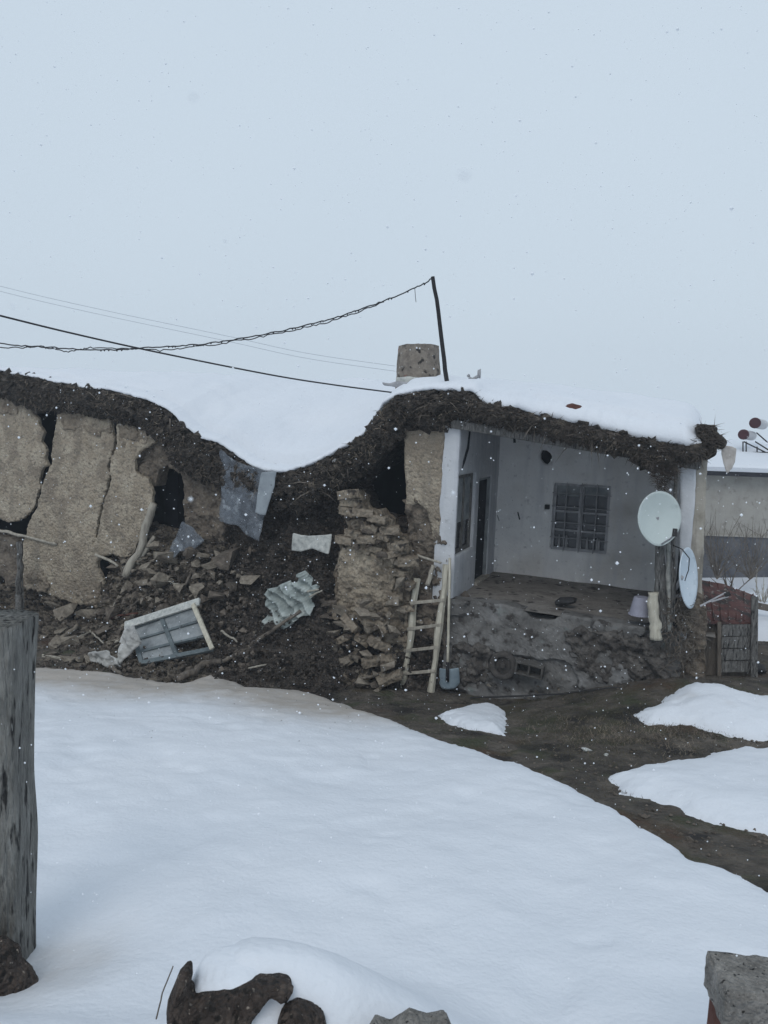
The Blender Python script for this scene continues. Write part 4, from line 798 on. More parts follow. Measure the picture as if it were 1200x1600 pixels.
stick('lath', [HP(166, 968), HP(185, 962), HP(215, 958, .12)], .022, M['red_brick'], 'reddish thin strip sticking out left of the fallen window top', 'strip', seed=14)
stick('lath', [HP(165, 965), HP(178, 945), HP(186, 930)], .014, M['wood'], 'thin upright twig in the rubble left of the fallen window', 'twig', seed=15)
stick('lath', [F(490, 1062, -.62), F(497, 1050, -.6)], .02, M['wood'], 'tiny pale stick in the earth left of the ladder foot', 'stick', seed=16)
stick('lath', [F(652, 868, -.15), F(690, 880, -.15)], .022, M['wood'], 'short stick jammed in the pillar foot above the ladder', 'stick', seed=17)
stick('lath', [F(668, 915, -.12), F(678, 882, -.1)], .045, M['wood'], 'stubby brown stake behind the ladder top', 'stake', seed=18)
rt = random.Random(4)
for (x, y, dx, dy, l_) in ((110, 1000, 30, -12, 'near the big post'), (140, 985, 22, 20, 'below the leaning wall'), (250, 905, 30, 8, 'in the middle of the left heap'), (300, 890, -14, 34, 'at the top of the left heap'),
                           (180, 1005, 26, -20, 'left of the fallen window'), (345, 985, 26, 18, 'right of the fallen window'), (385, 1045, 34, -8, 'near the snow edge under the branch'), (228, 930, -26, 18, 'above the fallen window'), (560, 1062, 40, -10, 'at the foot of the brick stump')):
    stick('splinter', [HP(x, y, .1), HP(x + dx * .5, y + dy * .5, .2), HP(x + dx, y + dy, .12)], rt.uniform(.012, .026), M['wood'] if rt.random() < .5 else M['wood_dark'], 'splintered stick of broken timber ' + l_, 'stick', seed=x, wob=.3, wig=.01)
# fallen window frame
def fallen_window():
    tl, tr, br, bl = F(205, 982, -1.45), F(302, 948, -1.2), F(332, 1014, -1.55), F(222, 1036, -1.85)
    T = thing('fallen_window', 'fallen teal window frame with grey panes lying in the rubble heap', 'window frame', (tl + br) / 2)
    def pt(a, b): return tl.lerp(tr, a).lerp(bl.lerp(br, a), b)
    nrm = (tr - tl).cross(bl - tl).normalized()
    if nrm.y > 0: nrm = -nrm
    f = MB()
    for a, b in (((0, 0), (1, 0)), ((0, 1), (1, 1)), ((0, 0), (0, 1)), ((.5, 0), (.5, 1)), ((.03, .36), (.47, .36)), ((.53, .36), (.97, .36)), ((.03, .7), (.47, .7)), ((.53, .7), (.97, .7))):
        wd = .075 if a[0] in (0, .5) and b[0] in (0, 1, .5) else .04
        f.beam(pt(*a), pt(*b), wd, .06, up=nrm, jit=.006)
    bevel(f.build('frame', M['teal'], T), .005)
    for a0 in (.03, .53):
        for k, (b0, b1) in enumerate(((.03, .35), (.37, .68), (.71, .97))):
            if a0 > .5 and k == 2: continue
            pm = MB(); vs = [pt(a0, b0), pt(a0 + .44, b0), pt(a0 + .44, b1), pt(a0, b1)]; vs = [v + nrm * .0 for v in vs]; vs += [v - nrm * .012 for v in vs]
            pm.add(vs, [(0, 1, 2, 3), (7, 6, 5, 4), (0, 4, 5, 1), (1, 5, 6, 2), (2, 6, 7, 3), (3, 7, 4, 0)]); pm.build('pane', M['panelgrey'], T)
    b = MB(); b.beam(F(196, 978, -1.5), F(312, 940, -1.2), .13, .05, up=nrm, jit=.012); bevel(b.build('top_board', M['sheet_pale'], T), .006)
    b = MB(); b.beam(F(302, 944, -1.26), F(332, 1014, -1.62), .07, .05, up=nrm, jit=.008); bevel(b.build('side_board', M['pale_wood'], T), .006)
    b = MB(); b.beam(F(200, 978, -1.56), F(190, 1005, -1.75), .07, .04, up=nrm, jit=.01); bevel(b.build('side_board', M['cloth_grey'], T), .006)
    return T
fallen_window()
# ------------------------------------------------------------------ ladder, shovel, porch objects
def ladder():
    lb_, lt = F(630, 1083, -.42), F(652, 904, -.16); rb, rt = F(674, 1080, -.42), F(699, 882, -.14)
    T = thing('ladder', 'rough pale wooden ladder leaning against the crumbled pillar', 'ladder', lb_)
    for a, b, sd in ((lb_, lt, 1), (rb, rt, 2)):
        m_ = MB(); q = lerp_pts([a, b], 12, .012, sd); m_.tube(q, [.056 + .008 * math.sin(i + sd) for i in range(len(q))], 6, wob=.15, seed=sd); m_.build('rail', M['pale_wood'], T)
    for (x0, y0, x1, y1) in ((650, 941, 697, 937), (643, 981, 691, 975), (635, 1015, 687, 1010), (634, 1051, 682, 1047)):
        f0 = (1083 - y0) / 179; f1 = (1080 - y1) / 198
        a = lb_.lerp(lt, f0) - V * .05; b = rb.lerp(rt, f1) - V * .05; d = (b - a).normalized()
        m_ = MB(); m_.beam(a - d * .06, b + d * .05, .045, .03, jit=.006); bevel(m_.build('rung', M['wood'], T), .005)
ladder()
def shovel():
    b = F(699, 1048, -.45); t_ = F(703, 872, -.2); T = thing('shovel', 'upright snow shovel with long pale handle beside the ladder', 'shovel', F(699, 1075, -.45))
    m_ = MB(); m_.tube(lerp_pts([b, t_], 6, .008), .021, 8); m_.build('handle', M['pale_wood'], T, smooth=True)
    pts = pxpoly([(684, 1046), (715, 1045), (716, 1070), (710, 1077), (690, 1077), (684, 1070)], -.45)
    slab('blade', pts, -.45, .012, M['shovel'], T, .02, 0, 1, eround=0, tfun=lambda a, z: .06 * ((a - np.mean(a)) / .15) ** 2)
    m_ = MB(); m_.tube([F(699, 1065, -.47), F(699.5, 1035, -.46)], .028, 8); m_.build('socket', M['metal_dark'], T, smooth=True)
shovel()
def torus(mb, c, ax1, ax2, ax3, Rm, r_, n=32, k=10):
    vs = []; fs = []
    for i in range(n):
        a = 2 * math.pi * i / n; d = ax1 * math.cos(a) + ax2 * math.sin(a)
        for j in range(k):
            b = 2 * math.pi * j / k; vs.append(c + d * (Rm + r_ * math.cos(b)) + ax3 * (r_ * math.sin(b)))
    for i in range(n):
        for j in range(k): fs.append((i * k + j, i * k + (j + 1) % k, ((i + 1) % n) * k + (j + 1) % k, ((i + 1) % n) * k + j))
    return mb.add(vs, fs)
Z = Vector((0, 0, 1))
tp = F(786, 1040, -.33); T = thing('wheel', 'muddy round wheel leaning on the plinth beside the hollow block', 'wheel', tp - Z * .25)
mt = mat('muddy_rubber', [(.035, .031, .029), (.06, .054, .05), (.09, .08, .072)], 8, 8, .9, .6, 30)
torus(MB(), tp, U, Z * .96 + V * .25, V, .17, .05).build('tyre', mt, T, smooth=True)
m_ = MB(); m_.tube([tp + V * .03, tp + V * .045], [.13, .13], 20); m_.tube([tp - V * .03, tp + V * .05], [.035, .05], 12); m_.build('hub', mt, T, smooth=False)
# hollow block by the wheel
def hollow_block(c, w, d, h, ax, m, name, label, nh=2, cat='block'):
    T = MB(); x, y, z = ax; e = .03
    T.box(c + z * (h / 2 - e / 2), w, d, e, ax, .003); T.box(c - z * (h / 2 - e / 2), w, d, e, ax, .003)
    hw = (w - e) / nh
    for i in range(nh + 1): T.box(c + x * (-w / 2 + e / 2 + i * hw), e, d, h - 2 * e, ax, .002)
    T.box(c + y * (d / 2 - .01), w - e, .02, h - 2 * e, ax)
    o = bevel(T.build(name, m, None, loc=tuple(c)), .006); tag(o, label, cat); return o
hollow_block(F(828, 1045, -.34), .42, .2, .2, (U * .99 - Z * .1, V, Z * .99 + U * .1), mat('dirty_block', [(.05, .046, .043), (.085, .08, .074), (.12, .112, .105)], 9, 8, .95, .8, 40), 'hollow_block', 'dirty hollow block with two dark openings at the plinth foot', cat='hollow block')
# slabs and stones leaning at plinth foot
stick('hose', [F(735, 1090, -.5), F(800, 1088, -.55), F(880, 1084, -.5), F(920, 1078, -.5), F(960, 1074, -.5), F(1010, 1080, -.5)], .014, M['rubber'], 'thin black hose lying along the foot of the porch plinth', 'hose', seed=20, wob=0)
stick('lath', [F(885, 1106, -.75), F(905, 1092, -.7), F(930, 1086, -.6), F(985, 1083, -.55)], .01, M['rubber'], 'second thin cable curving over the path before the porch', 'cable', seed=21, wob=0)
# folded dark bundle on the porch floor
q = rough(pxpoly([(866, 941), (874, 935), (890, 934), (900, 937), (899, 943), (884, 946), (868, 945)], .5), .05, .008, 2)
tag(slab('bundle', q, .5, .1, M['rubber'], None, .014, .05, 8, pillow=.06, loc=tuple(F(883, 945, .5))), 'small dark bundle lying on the porch floor below the window', 'bundle')
q = rough(pxpoly([(722, 928), (728, 922), (734, 932), (735, 944), (726, 946), (721, 940)], .45), .05, .008, 2)
tag(slab('stone', q, .35, .08, M['wood_dark'], None, .014, .05, 8, pillow=.05, loc=tuple(F(728, 945, .35))), 'dark pointed stone against the porch side wall below its window', 'stone')
def bucket():
    c = F(1000, 961, .02); m_ = MB(); h = .27; T = thing('bucket', 'upturned lavender grey bucket on the porch edge beside the pale post', 'bucket', c)
    m_.tube([c, c + Z * .02, c + Z * (h - .01), c + Z * h], [.155, .155, .105, .095], 28); m_.build('body', M['bucket'], T, smooth=False)
    torus(MB(), c + Z * .012, U, V, Z, .158, .012, 28, 8).build('rim', M['bucket'], T, smooth=True)
bucket()
# posts by the right porch corner
stick('post', [F(1026, 1000, -.3), F(1022, 965, -.3), F(1021, 925, -.3)], .085, M['pale_wood'], 'ragged pale wooden post at the porch corner below the round dish', 'post', seed=30, wob=.3, n=14, wig=.012)
stick('post', [F(1033, 985, -.15), F(1032, 920, -.16), F(1031, 846, -.2)], .085, M['wood_grey'], 'rough grey post directly under the round dish', 'post', seed=33, wob=.15, n=12, wig=.01)
stick('post', [F(1046, 985, -.1), F(1045, 930, -.1), F(1044, 850, -.12)], .05, M['sheet_pale'], 'slim pale post just right of the ragged post', 'post', seed=31, wob=.15)
stick('post', [F(1052, 970, -.18), F(1052, 900, -.2), F(1053, 835, -.22), F(1056, 735, 0.05)], .035, M['wood_grey'], 'thin grey upright between slim pale post and end wall', 'post', seed=32)
def dish(c, nrm, upv, rx, ry, m, label, arm, lnb, mnt):
    T = thing('satellite_dish', label, 'satellite dish', c - Z * ry)
    nrm = nrm.normalized(); x = upv.cross(nrm).normalized(); y = nrm.cross(x).normalized(); n = 40; k = 10; vs = [c - nrm * .09]; fs = []
    for j in range(1, k + 1):
        f = j / k
        for i in range(n):
            a = 2 * math.pi * i / n; pr = 1 + .07 * max(0, -math.sin(a)) ** 6
            vs.append(c + x * (rx * f * math.cos(a)) + y * (ry * f * pr * math.sin(a)) - nrm * (.09 * (1 - f * f)))
    for i in range(n): fs.append((0, 1 + i, 1 + (i + 1) % n))
    for j in range(k - 1):
        for i in range(n): fs.append((1 + j * n + i, 1 + (j + 1) * n + i, 1 + (j + 1) * n + (i + 1) % n, 1 + j * n + (i + 1) % n))
    o = obj('reflector', vs, fs, m, T, smooth=True); so_ = o.modifiers.new('thick', 'SOLIDIFY'); so_.thickness = .012
    a_ = MB(); 
    for s_ in arm: a_.tube(s_, .013, 6)
    a_.build('arm', M['grey_metal'], T)
    l_ = MB(); l_.tube([lnb[0], lnb[1]], [.035, .03], 10); l_.build('receiver', M['rubber'], T)
    b_ = MB()
    for s_ in mnt: b_.tube(s_, .025, 8)
    b_.build('bracket', M['grey_metal'], T)
    return T
c1 = F(1031, 809, -.5)
dish(c1, Vector((.05, -1, .12)), Z, .3, .36, M['dish'], 'round mint white satellite dish facing the camera on the porch corner post', [[F(1034, 850, -.52), F(1047, 842, -.75), F(1056, 834, -.85)]], (F(1054, 838, -.86), F(1055, 826, -.84)), [[c1 + Vector((0, .1, 0)), F(1030, 850, -.3)], [F(1030, 850, -.3), F(1038, 846, -.1)]])
c2 = F(1077, 902, -.35)
dish(c2, Vector((.74, -.68, .1)) , Vector((-.36, 0, 1)), .31, .42, M['dish_blue'], 'tilted pale blue satellite dish turned away to the right', [[F(1094, 947, -.3), F(1134, 926, -.2)], [F(1112, 940, -.3), F(1138, 932, -.2)]], (F(1132, 930, -.2), F(1141, 927, -.2)), [[c2 - Vector((.1, 0, 0)), F(1056, 920, -.1)], [F(1062, 930, -.1), F(1050, 935, -.1)]])
stick('cable', [F(1052, 852, -.3), F(1066, 858, -.5), F(1077, 872, -.6), F(1076, 890, -.6), F(1070, 908, -.6)], .008, M['wire'], 'thin black cable looping over the tilted dish', 'cable', seed=22, wob=0)
# tangled brush under the dishes
def tangle(name, polypx, t, n, m, label, l0=.15, l1=.4, r_=.006):
    mb = MB(); q = np.array(polypx, float); lo = q.min(0); hi = q.max(0); c = 0
    while c < n:
        x = random.uniform(lo[0], hi[0]); y = random.uniform(lo[1], hi[1])
        if polyd(np.array([[x, y]]), q)[0][0] < 0: continue
        c += 1; p = F(x, y, t + random.uniform(-.15, .1)); d = Vector((random.gauss(0, .7), random.gauss(0, .5), random.gauss(0, 1))).normalized(); l = random.uniform(l0, l1); mid = p + d * l * .5 + Vector([random.uniform(-.04, .04) for _ in range(3)])
        mb.tube([p, mid, p + d * l + Vector([random.uniform(-.06, .06) for _ in range(3)])], [r_, r_ * .8, r_ * .4], 4)
    return tag(mb.build(name, m, None, loc=tuple(F(*q.mean(0), t))), label, 'dry brush', kind='stuff')
tangle('dry_brush', [(1040, 940), (1075, 925), (1090, 960), (1085, 1040), (1050, 1050), (1036, 990)], -.15, 260, M['wood_dark'], 'tangled dead weeds under the two satellite dishes', .08, .25)
tangle('dry_brush', [(910, 1140), (1010, 1130), (1060, 1165), (960, 1180), (910, 1165)], -1.5, 10, M['wood_dark'], 'few dead stems on the brown grass strip', .05, .12, .003)
# ------------------------------------------------------------------ roof things and wires
stick('roof_pole', [F(702, 625, .15), F(694, 560, .12), F(677, 433, .1)], .04, M['metal_dark'], 'thin dark metal pole leaning left above the porch roof', 'pole', seed=40, wob=.02, n=10)
def wire(name, pts, Ys, r_, m, label, n=14, wig=.0, seed=0, snow=0):
    q = [at(x, y, Y) for (x, y), Y in zip(pts, Ys)]; o = []
    for i in range(len(q) - 1):
        p0 = q[max(i - 1, 0)]; p1 = q[i]; p2 = q[i + 1]; p3 = q[min(i + 2, len(q) - 1)]
        for k in range(n):
            t = k / n; o.append(.5 * ((2 * p1) + (p2 - p0) * t + (2 * p0 - 5 * p1 + 4 * p2 - p3) * t * t + (3 * p1 - p0 - 3 * p2 + p3) * t ** 3))
    o.append(q[-1])
    for i, p in enumerate(o): p.z += wig * float(vn(i * .8, seed, 0))
    mb = MB(); mb.tube(o, r_, 5); 
    if snow:
        for i in range(0, len(o) - 1, 1):
            if random.random() < snow: a = o[i].lerp(o[i + 1], random.random() * .5); b = a.lerp(o[i + 1], .5); mb.tube([a, (a + b) / 2 - Z * .012, b], [r_, r_ * 1.9, r_], 5)
    return tag(mb.build(name, m, None, loc=tuple(o[0])), label, 'cable')
tp_ = F(676, 434, .1)
wA = [(676, 434), (655, 447), (600, 470), (540, 491), (480, 508), (400, 525), (320, 537), (250, 542), (160, 547), (80, 543), (0, 537), (-150, 520)]
wire('cable', wA, [tp_.y] + [12.2] * (len(wA) - 1), .0105, M['wire'], 'dark sagging cable strung from the roof pole top to the left', wig=.012, seed=1, snow=.25)
wA2 = [(600, 471), (540, 494), (480, 511), (400, 527), (320, 540), (250, 547), (150, 543), (110, 549), (60, 541), (0, 543), (-150, 530)]
wire('cable', wA2, [12.2] * len(wA2), .009, M['wire'], 'second strand twisted round the sagging cable', wig=.02, seed=2)
wB = [(-150, 455), (0, 493), (110, 520), (240, 549), (420, 585), (520, 601), (612, 613)]
wire('cable', wB, [8.2, 9.2, 9.9, 10.7, 11.6, 12.0, 12.35], .013, M['wire'], 'taut dark cable crossing down from upper left to the roof by the chimney', seed=3)
for k, dy in enumerate((0, 8)):
    wD = [(-150, 405 + dy), (0, 447 + dy), (150, 482 + dy), (350, 524 + dy), (480, 552 + dy), (618, 572 + dy)]
    wire('power_line', wD, [45] * len(wD), .011, mat('far_wire', [(.3, .33, .37)], 3, 2, .8, 0), ['upper', 'lower'][k] + ' faint distant power line behind the house', seed=5 + k)  # pale colour puts distance haze into the wire
wire('cable', [(648, 450), (649, 462), (650, 472)], [12.2] * 3, .005, M['wire'], 'short loose wire end dangling from the cable near the pole')
c3 = F(749, 584, 1.2); T = thing('satellite_dish', 'tiny grey satellite dish poking out of the roof snow right of the pole', 'satellite dish', F(735, 602, 1.2))
m_ = MB(); m_.tube([c3 - Vector((.03, 0, 0)), c3 + Vector((.02, -.01, 0))], [.06, .085], 16); o = m_.build('reflector', M['grey_metal'], T)
m_ = MB(); m_.tube([F(733, 590, 1.2), F(738, 593, 1.2), F(747, 588, 1.2)], .028, 6); m_.tube([F(733, 588, 1.2), F(731, 586, 1.2)], .03, 6); m_.tube([F(735, 592, 1.2), F(735, 612, 1.2)], .03, 6); m_.build('bracket', M['grey_metal'], T)
q = rough(pxpoly([(882, 634), (895, 630), (908, 634), (914, 641), (910, 648), (898, 650), (886, 646)], -.05), .04, .006, 4)
tag(slab('clay_tile', q, -.12, .1, M['red_brick'], None, .014, .02, 6, pillow=.07, loc=tuple(F(898, 650, -.05))), 'reddish brown clay lump lying on the roof snow', 'clay lump')
# ------------------------------------------------------------------ right: hutch, neighbour house
def hutch():
    b = Gd(1150, 1062); Y = b.y + .3
    T = thing('hutch', 'low board hutch roofed with rusty red sheet beside the house corner', 'hutch', at(1150, 1062, Y))
    q = [at(1088, 905, Y + .9), at(1130, 912, Y + .9), at(1183, 932, Y + .8), at(1181, 972, Y), at(1098, 972, Y)]
    m_ = MB(); vs = q + [v - Z * .03 for v in q]; n = len(q)
    m_.add(vs, [tuple(range(n))[::-1], tuple(range(n, 2 * n))] + [(i, (i + 1) % n, n + (i + 1) % n, n + i) for i in range(n)]); m_.build('roof_sheet', M['rust_red'], T)
    for k in range(7):
        a = (k + .5) / 7; m_ = MB(); m_.tube([q[4].lerp(q[3], a) + Z * .02, q[0].lerp(q[2], a) + Z * .02], .014, 6); m_.build('rib', M['rust_red'], T)
    y = 976
    for k in range(4):
        m_ = MB(); m_.beam(at(1127, y + 9, Y), at(1175, y + 8, Y), .17, .03, up=Vector((0, 1, 0)), jit=.006); bevel(m_.build('board', M['wood_grey'], T), .005); y += 19
    m_ = MB(); m_.beam(at(1178, 1058, Y - .03), at(1179, 932, Y - .03), .09, .09); bevel(m_.build('corner_post', M['wood_grey'], T), .008)
    m_ = MB(); m_.beam(at(1124, 1060, Y - .02), at(1124, 972, Y - .02), .05, .05); m_.build('corner_post', M['wood_dark'], T)
    m_ = MB(); vs = [at(1092, 974, Y + .1), at(1180, 974, Y + .1), at(1180, 1070, Y + .1), at(1092, 1070, Y + .1)]; vs += [v + Vector((0, .7, 0)) for v in vs]
    m_.add(vs, [(0, 1, 2, 3), (7, 6, 5, 4), (0, 4, 5, 1), (1, 5, 6, 2), (3, 2, 6, 7), (0, 3, 7, 4)]); m_.build('inner_box', M['wood_dark'], T)
hutch()
def bush(px, py, Y, h, n, label, m=M['wood_dark'], spread=.5):
    b = at(px, py, Y); mb = MB()
    for _ in range(n):
        d = Vector((random.gauss(0, spread), random.gauss(0, spread * .6), 1)).normalized(); l = h * random.uniform(.5, 1); p = [b.copy()]
        for k in range(4): d = (d + Vector([random.uniform(-.2, .2) for _ in range(3)])).normalized(); p.append(p[-1] + d * l / 4)
        mb.tube(p, [.012, .01, .008, .006, .003], 5)
        for _ in range(3):
            k = random.randrange(1, 4); d2 = (d + Vector([random.uniform(-.8, .8) for _ in range(3)])).normalized(); mb.tube([p[k], p[k] + d2 * l * .3], [.006, .002], 4)
    return tag(mb.build('bare_shrub', m, None, loc=tuple(b)), label, 'shrub')
bush(1140, 935, 12.2, .75, 9, 'leafless shrub sticking up behind the rusty red hutch roof')
bush(1120, 905, 20, 2.0, 30, 'thin bare twigs standing before the grey neighbour wall beside the house corner', M['wood_dark'], .5)
bush(1172, 905, 20, 1.9, 30, 'thin bare twigs before the grey neighbour wall at the right edge', M['wood_dark'], .5)
bush(1192, 950, 15, .9, 10, 'leafless shrub in the snow at the right edge behind the hutch', M['wood'])
tag(slab('weed_clump', rough([(-.25, 0), (.3, 0), (.28, .12), (.1, .2), (-.1, .18), (-.25, .1)], .06, .02, 5), 0, .3, M['rubber'], None, .03, .1, 5, frame=lambda a, t, z: Gd(1168, 1052) + Vector((a, t, z + .0)), pillow=.12, loc=tuple(Gd(1168, 1052))), 'low black heap at the foot of the hutch corner post', 'heap')
stick('lath', [at(1160, 942, 13.5), at(1230, 956, 13.5)], .05, M['wood_dark'], 'dark rail lying across the snow behind the hutch', 'rail', flat=(.12, .06))
stick('kerb_wall', [at(1176, 1042, 12.2), at(1300, 1046, 12.2)], .05, M['neigh_dark'], 'low dark wall strip at the right edge behind the snow bank', 'wall', flat=(.25, .2))
def neighbour():
    Y = 22.; e1 = at(1085, 742, Y); zE = at(1150, 743, Y).z; zB = at(1150, 838, Y).z; z0 = at(1150, 893, Y).z - .35; x0 = at(1060, 742, Y).x; x1 = x0 + 14
    T = thing('neighbour_house', 'plain grey neighbour house with snowy roof beyond the right corner', 'house', ((x0 + x1) / 2, Y, 0))
    def bx(name, a, b, m): mb = MB(); mb.box(((a[0] + b[0]) / 2, (a[1] + b[1]) / 2, (a[2] + b[2]) / 2), b[0] - a[0], b[1] - a[1], b[2] - a[2]); return mb.build(name, m, T)
    bx('wall', (x0, Y, zB), (x1, Y + 7, zE - .02), M['neigh']); bx('base_wall', (x0 - .05, Y - .08, z0 - .5), (x1, Y + 6.9, zB), M['neigh_dark'])
    bx('base_ledge', (x0 - .08, Y - .13, zB + .003), (x1, Y - .004, zB + .04), M['neigh'])
    bx('eave', (x0 - .3, Y - .4, zE), (x1 + .3, Y - .3, zE + .13), M['eave']); bx('soffit', (x0 - .3, Y - .298, zE + .01), (x1 + .3, Y + 7.3, zE + .06), M['neigh'])
    rz = at(1150, 690, Y + 4).z
    m_ = MB(); pr = [(Y - .42, zE + .14), (Y - .45, zE + .25), (Y - .3, zE + .33), (Y + 4, rz), (Y + 7.3, zE + .3), (Y + 7.3, zE + .08), (Y - .3, zE + .07)]; vs = []
    for x in np.linspace(x0 - .35, x1 + .35, 30):
        for y_, z_ in pr: vs.append((x, y_, z_ + (.03 * float(vn(x, y_, 0)) if z_ > zE + .2 else 0)))
    n = len(pr); fs = [(i * n + k, i * n + (k + 1) % n, (i + 1) * n + (k + 1) % n, (i + 1) * n + k) for i in range(29) for k in range(n)] + [tuple(range(n)), tuple(29 * n + k for k in range(n))]
    m_.add(vs, fs); o = m_.build('roof_snow', M['snow'], None); tag(o, 'smooth snow layer on the roof of the grey neighbour house', 'snow', kind='stuff')
    # solar heater
    Ys = 24.; T2 = thing('solar_heater', 'rooftop water heater with two red ended tanks on the neighbour roof', 'water heater', at(1172, 724, Ys))
    ax = Vector((.62, .78, -.03)).normalized()
    for k, (px, py, rr_) in enumerate(((1162, 679, .165), (1180, 661, .175))):
        c = at(px, py, Ys + k * .3); m_ = MB(); m_.tube([c, c + ax * 1.1], rr_ * .93, 24); tk = m_.build('tank', M['tank_white'], T2, smooth=False)
        m_ = MB(); m_.tube([c - ax * .06, c - ax * .05, c + ax * .02], [rr_ * .9, rr_, rr_], 24); m_.build('end_cap', M['tank_red'], tk)
    m_ = MB()
    for a, b in (((1161, 690), (1161, 722)), ((1166, 690), (1166, 722)), ((1162, 690), (1215, 716)), ((1180, 690), (1215, 712)), ((1183, 698), (1183, 722)), ((1192, 704), (1192, 724)), ((1158, 707), (1200, 707)), ((1160, 722), (1215, 726)), ((1182, 676), (1215, 705))):
        m_.tube([at(a[0], a[1], Ys), at(b[0], b[1], Ys - .1)], .022, 5)
    m_.build('frame', M['metal_dark'], T2)
    m_ = MB(); p = [at(1168, 712, Ys + .2), at(1215, 722, Ys + .2), at(1215, 727, Ys - .2), at(1168, 722, Ys - .2)]; m_.add(p + [v - Z * .05 for v in p], [(0, 1, 2, 3), (7, 6, 5, 4), (0, 4, 5, 1), (1, 5, 6, 2), (2, 6, 7, 3), (3, 7, 4, 0)]); m_.build('collector_panel', M['eave'], T2)
neighbour()
# ------------------------------------------------------------------ foreground: post, block, rocks
def post():
    b = at(2, 1600, 3.3); H = at(0, 966, 3.3).z; z0 = b.z - .15; n = 56; rows = 90; vs = []; fs = []; cx = at(-8, 1300, 3.3).x
    for j in range(rows + 1):
        f = j / rows; z = z0 + (H - z0) * f; hw = .142 + .05 * f + .01 * float(vn(f * 6, 0, 0)); xc = cx - .012 + .004 * f
        for k in range(n):
            a = 2 * math.pi * k / n; ca, sa = math.cos(a), math.sin(a); sq = 1 / (abs(ca) ** 5 + abs(sa) ** 5) ** .2
            r_ = hw * sq * (1 + .035 * float(fbm(ca * 6, sa * 6, f * 4, 4)) + .03 * float(fbm(ca * 14, sa * 14, f * 2.5, 3)))
            vs.append((xc + ca * r_, 3.3 + sa * r_ * .8, z + (.012 * float(vn(ca * 3, sa * 3, 1)) if j == rows else 0)))
    for j in range(rows):
        for k in range(n): fs.append((j * n + k, j * n + (k + 1) % n, (j + 1) * n + (k + 1) % n, (j + 1) * n + k))
    fs.append(tuple(rows * n + k for k in range(n)))
    m = mat('post_wood', [(.11, .109, .103), (.19, .186, .172), (.26, .255, .238)], 5, 12, .95, 1, 16, stretch=(5, 5, .9), bdist=.03, vor=9, spots=[((.03, .029, .028), 7, .57, .66), ((.26, .26, .245), 12, .62, .7)])
    o = obj('gate_post', vs, fs, m, None, loc=(xc, 3.3, z0), smooth=True); tag(o, 'thick weathered grey post standing in the snow at the left edge', 'post')
    q = rough([(-.2, -.16), (.3, -.16), (.33, -.02), (.34, .08), (.32, .16), (.28, .22), (.25, .26), (.23, .34), (.16, .38), (-.2, .4)], .04, .02, 3)
    base = Vector((cx, 3.02, at(30, 1590, 3.02).z))
    o = slab('root_clump', q, -.08, .1, M['rock'], None, .012, .12, 9, frame=lambda a, t, z: base + Vector((a, t, z)), pillow=.1, loc=tuple(base)); tag(o, 'dark earthy clump around the foot of the grey post', 'clump')
post()
def fgpoly(px, Y): return [(at(x, y, Y).x, at(x, y, Y).z) for x, y in px]
def fgblob(name, px, Y, pil, m, label, cat, cell=.008, amp=.02, nf=14, seed=0, ramp=.004, kind=None):
    q = rough(fgpoly(px, Y), .03, ramp, seed, 12); c = np.mean(q, 0)
    o = slab(name, q, Y, .03, m, None, cell, amp, nf, frame=lambda a, t, z: Vector((a, t, z)), pillow=pil, eround=.004, loc=(c[0], Y, c[1]), seed=seed); return tag(o, label, cat, kind=kind)
fgblob('rock', [(268, 1660), (263, 1590), (262, 1566), (268, 1541), (280, 1522), (296, 1519), (300, 1528), (296, 1550), (302, 1562), (330, 1556), (360, 1552), (400, 1543), (445, 1543), (458, 1550), (452, 1557), (425, 1552), (412, 1572), (396, 1590), (380, 1660)], 2.24, .1, M['rock'], 'dark brown rock with upturned left tip under the snow cap', 'rock', seed=1, amp=.09, nf=11, ramp=.007)
fgblob('rock', [(430, 1660), (432, 1605), (440, 1586), (462, 1576), (485, 1582), (505, 1594), (515, 1660)], 2.2, .07, M['rock'], 'smaller dark rounded rock at the bottom edge right of the horned rock', 'rock', seed=2, amp=.07, nf=11, ramp=.007)
fgblob('snow_cap', [(299, 1550), (299, 1530), (312, 1512), (345, 1503), (385, 1502), (425, 1510), (455, 1520), (474, 1534), (470, 1546), (458, 1536), (430, 1530), (400, 1531), (360, 1538), (325, 1546), (306, 1558)], 2.35, .1, M['snow'], 'rounded snow cushion on top of the dark rocks', 'snow', amp=.02, nf=7, seed=3, ramp=.004, kind='stuff')
fgblob('snow_cap', [(396, 1660), (388, 1605), (410, 1570), (430, 1552), (455, 1552), (452, 1570), (436, 1580), (428, 1610), (430, 1660)], 2.3, .03, M['snow'], 'snow tongue filling the gap between the two dark rocks', 'snow', amp=.006, nf=5, seed=5, ramp=.002, kind='stuff')
fgblob('rock', [(545, 1690), (560, 1640), (585, 1600), (610, 1608), (640, 1590), (668, 1600), (700, 1594), (730, 1690)], 2.15, .06, M['concrete'], 'grey pitted stone barely showing at the bottom edge centre', 'rock', seed=6)
stick('twig', [at(244, 1592, 2.5), at(254, 1552, 2.5), at(270, 1510, 2.5)], .003, M['wood_dark'], 'thin bent dark stem rising left of the horned rock', 'stem', wob=0)
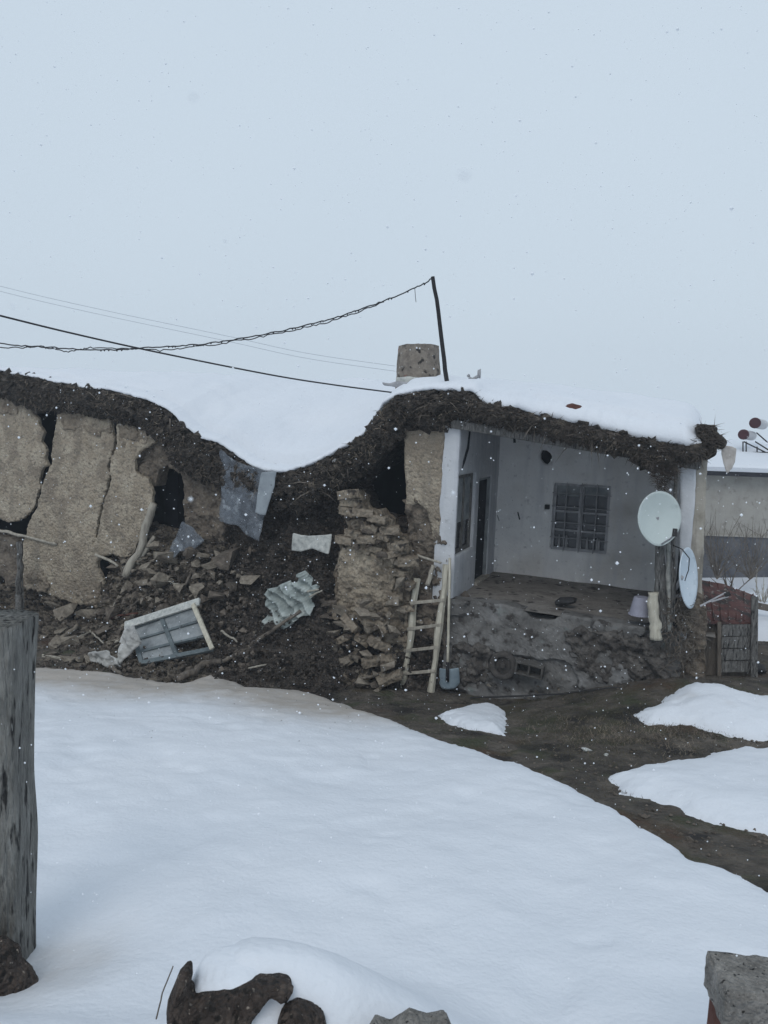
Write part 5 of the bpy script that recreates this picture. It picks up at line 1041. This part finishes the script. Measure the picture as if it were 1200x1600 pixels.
def block():
    p0 = at(1102, 1483, 2.32); ax = (Vector((.995, -.1, 0)), Vector((.1, .995, 0)), Z); h = .13; c = p0 + ax[0] * .2 - ax[1] * .1 - Z * h / 2
    bm = bmesh.new(); bmesh.ops.create_cube(bm, size=1); 
    for v in bm.verts: v.co = Vector((v.co.x * .4, v.co.y * .2, v.co.z * h))
    bmesh.ops.subdivide_edges(bm, edges=bm.edges[:], cuts=28, use_grid_fill=True)
    for v in bm.verts:
        co = v.co; e = sum([abs(abs(co.x) - .2) < .012, abs(abs(co.y) - .1) < .012, abs(abs(co.z) - h / 2) < .012])
        k = .006 * float(fbm(co.x * 30, co.y * 30, co.z * 30, 4)) - (.007 if e > 1 else 0) * (1 + float(vn(co.x * 22, co.y * 22, co.z * 22)))
        v.co = co + co.normalized() * k
    me = bpy.data.meshes.new('concrete_block'); bm.to_mesh(me); bm.free(); me.materials.append(M['concrete'])
    me.polygons.foreach_set('use_smooth', [True] * len(me.polygons))
    o = bpy.data.objects.new('concrete_block', me); C.objects.link(o); o.location = c; o.rotation_euler = (0, 0, math.atan2(-.1, .995)); tag(o, 'rough grey pumice concrete block at the bottom right corner', 'block')
    m_ = MB(); m_.box(c - Z * (h / 2 + .1) + ax[0] * .01, .37, .18, .19, ax, .006); o = bevel(m_.build('brick', M['red_brick'], None, loc=tuple(c - Z * .3)), .01); tag(o, 'dark red brick course under the concrete block', 'brick')
block()
# ------------------------------------------------------------------ falling snow and thin snowy air
def flakes():
    vs = []; fs = []; r2 = random.Random(5)
    for _ in range(9500):
        Y = 1.6 + 10.5 * r2.random() ** .75; x = r2.uniform(-.75, .75) * Y; z = CAMZ + r2.uniform(-.72, .72) * Y - .1 * Y
        if z < (.2 * max(0, 11 - Y)) + .1 or z > 9: continue
        a = Vector((x, Y, z)); q = a - P0
        if q.dot(V) > -.4: continue
        r_ = r2.uniform(.0018, .0042) * (1 + .5 * (r2.random() < .08)); n = len(vs)
        vs += [(x + r_ * r2.uniform(.7, 1.3), Y, z), (x - r_, Y, z), (x, Y + r_, z), (x, Y - r_ * r2.uniform(.6, 1.2), z), (x, Y, z + r_ * r2.uniform(.7, 1.4)), (x, Y, z - r_)]
        fs += [tuple(n + i for i in f) for f in ((0, 2, 4), (2, 1, 4), (1, 3, 4), (3, 0, 4), (2, 0, 5), (1, 2, 5), (3, 1, 5), (0, 3, 5))]
    for (px, py, d_, r_) in ((302, 150, .2, .0009), (725, 272, .17, .0011), (20, 478, .3, .001), (298, 780, .5, .0016), (708, 770, .7, .002), (352, 376, .5, .0012)):
        c = at(px, py, d_); n = len(vs); x, Y, z = c
        vs += [(x + r_, Y, z), (x - r_, Y, z), (x, Y + r_, z), (x, Y - r_, z), (x, Y, z + r_), (x, Y, z - r_)]
        fs += [tuple(n + i for i in f) for f in ((0, 2, 4), (2, 1, 4), (1, 3, 4), (3, 0, 4), (2, 0, 5), (1, 2, 5), (3, 1, 5), (0, 3, 5))]
    return tag(obj('snowflakes', vs, fs, M['flake']), 'fine snowflakes falling through the air before the house', 'snowflakes', kind='stuff')
flakes()
hz = MB(); hz.box((0, 20, 4.0), 70, 70, 12.4)
hm = bpy.data.materials.new('haze'); hm.use_nodes = True; hn = hm.node_tree; hn.nodes.clear(); ho = hn.nodes.new('ShaderNodeOutputMaterial'); pv = hn.nodes.new('ShaderNodeVolumePrincipled')
pv.inputs['Density'].default_value = .0026; pv.inputs['Color'].default_value = (.82, .9, 1, 1); hn.links.new(pv.outputs[0], ho.inputs['Volume'])  # haze density raised to lift and blue the darkest tones
o = hz.build('haze', hm); tag(o, 'thin pale snowy air', kind='stuff')
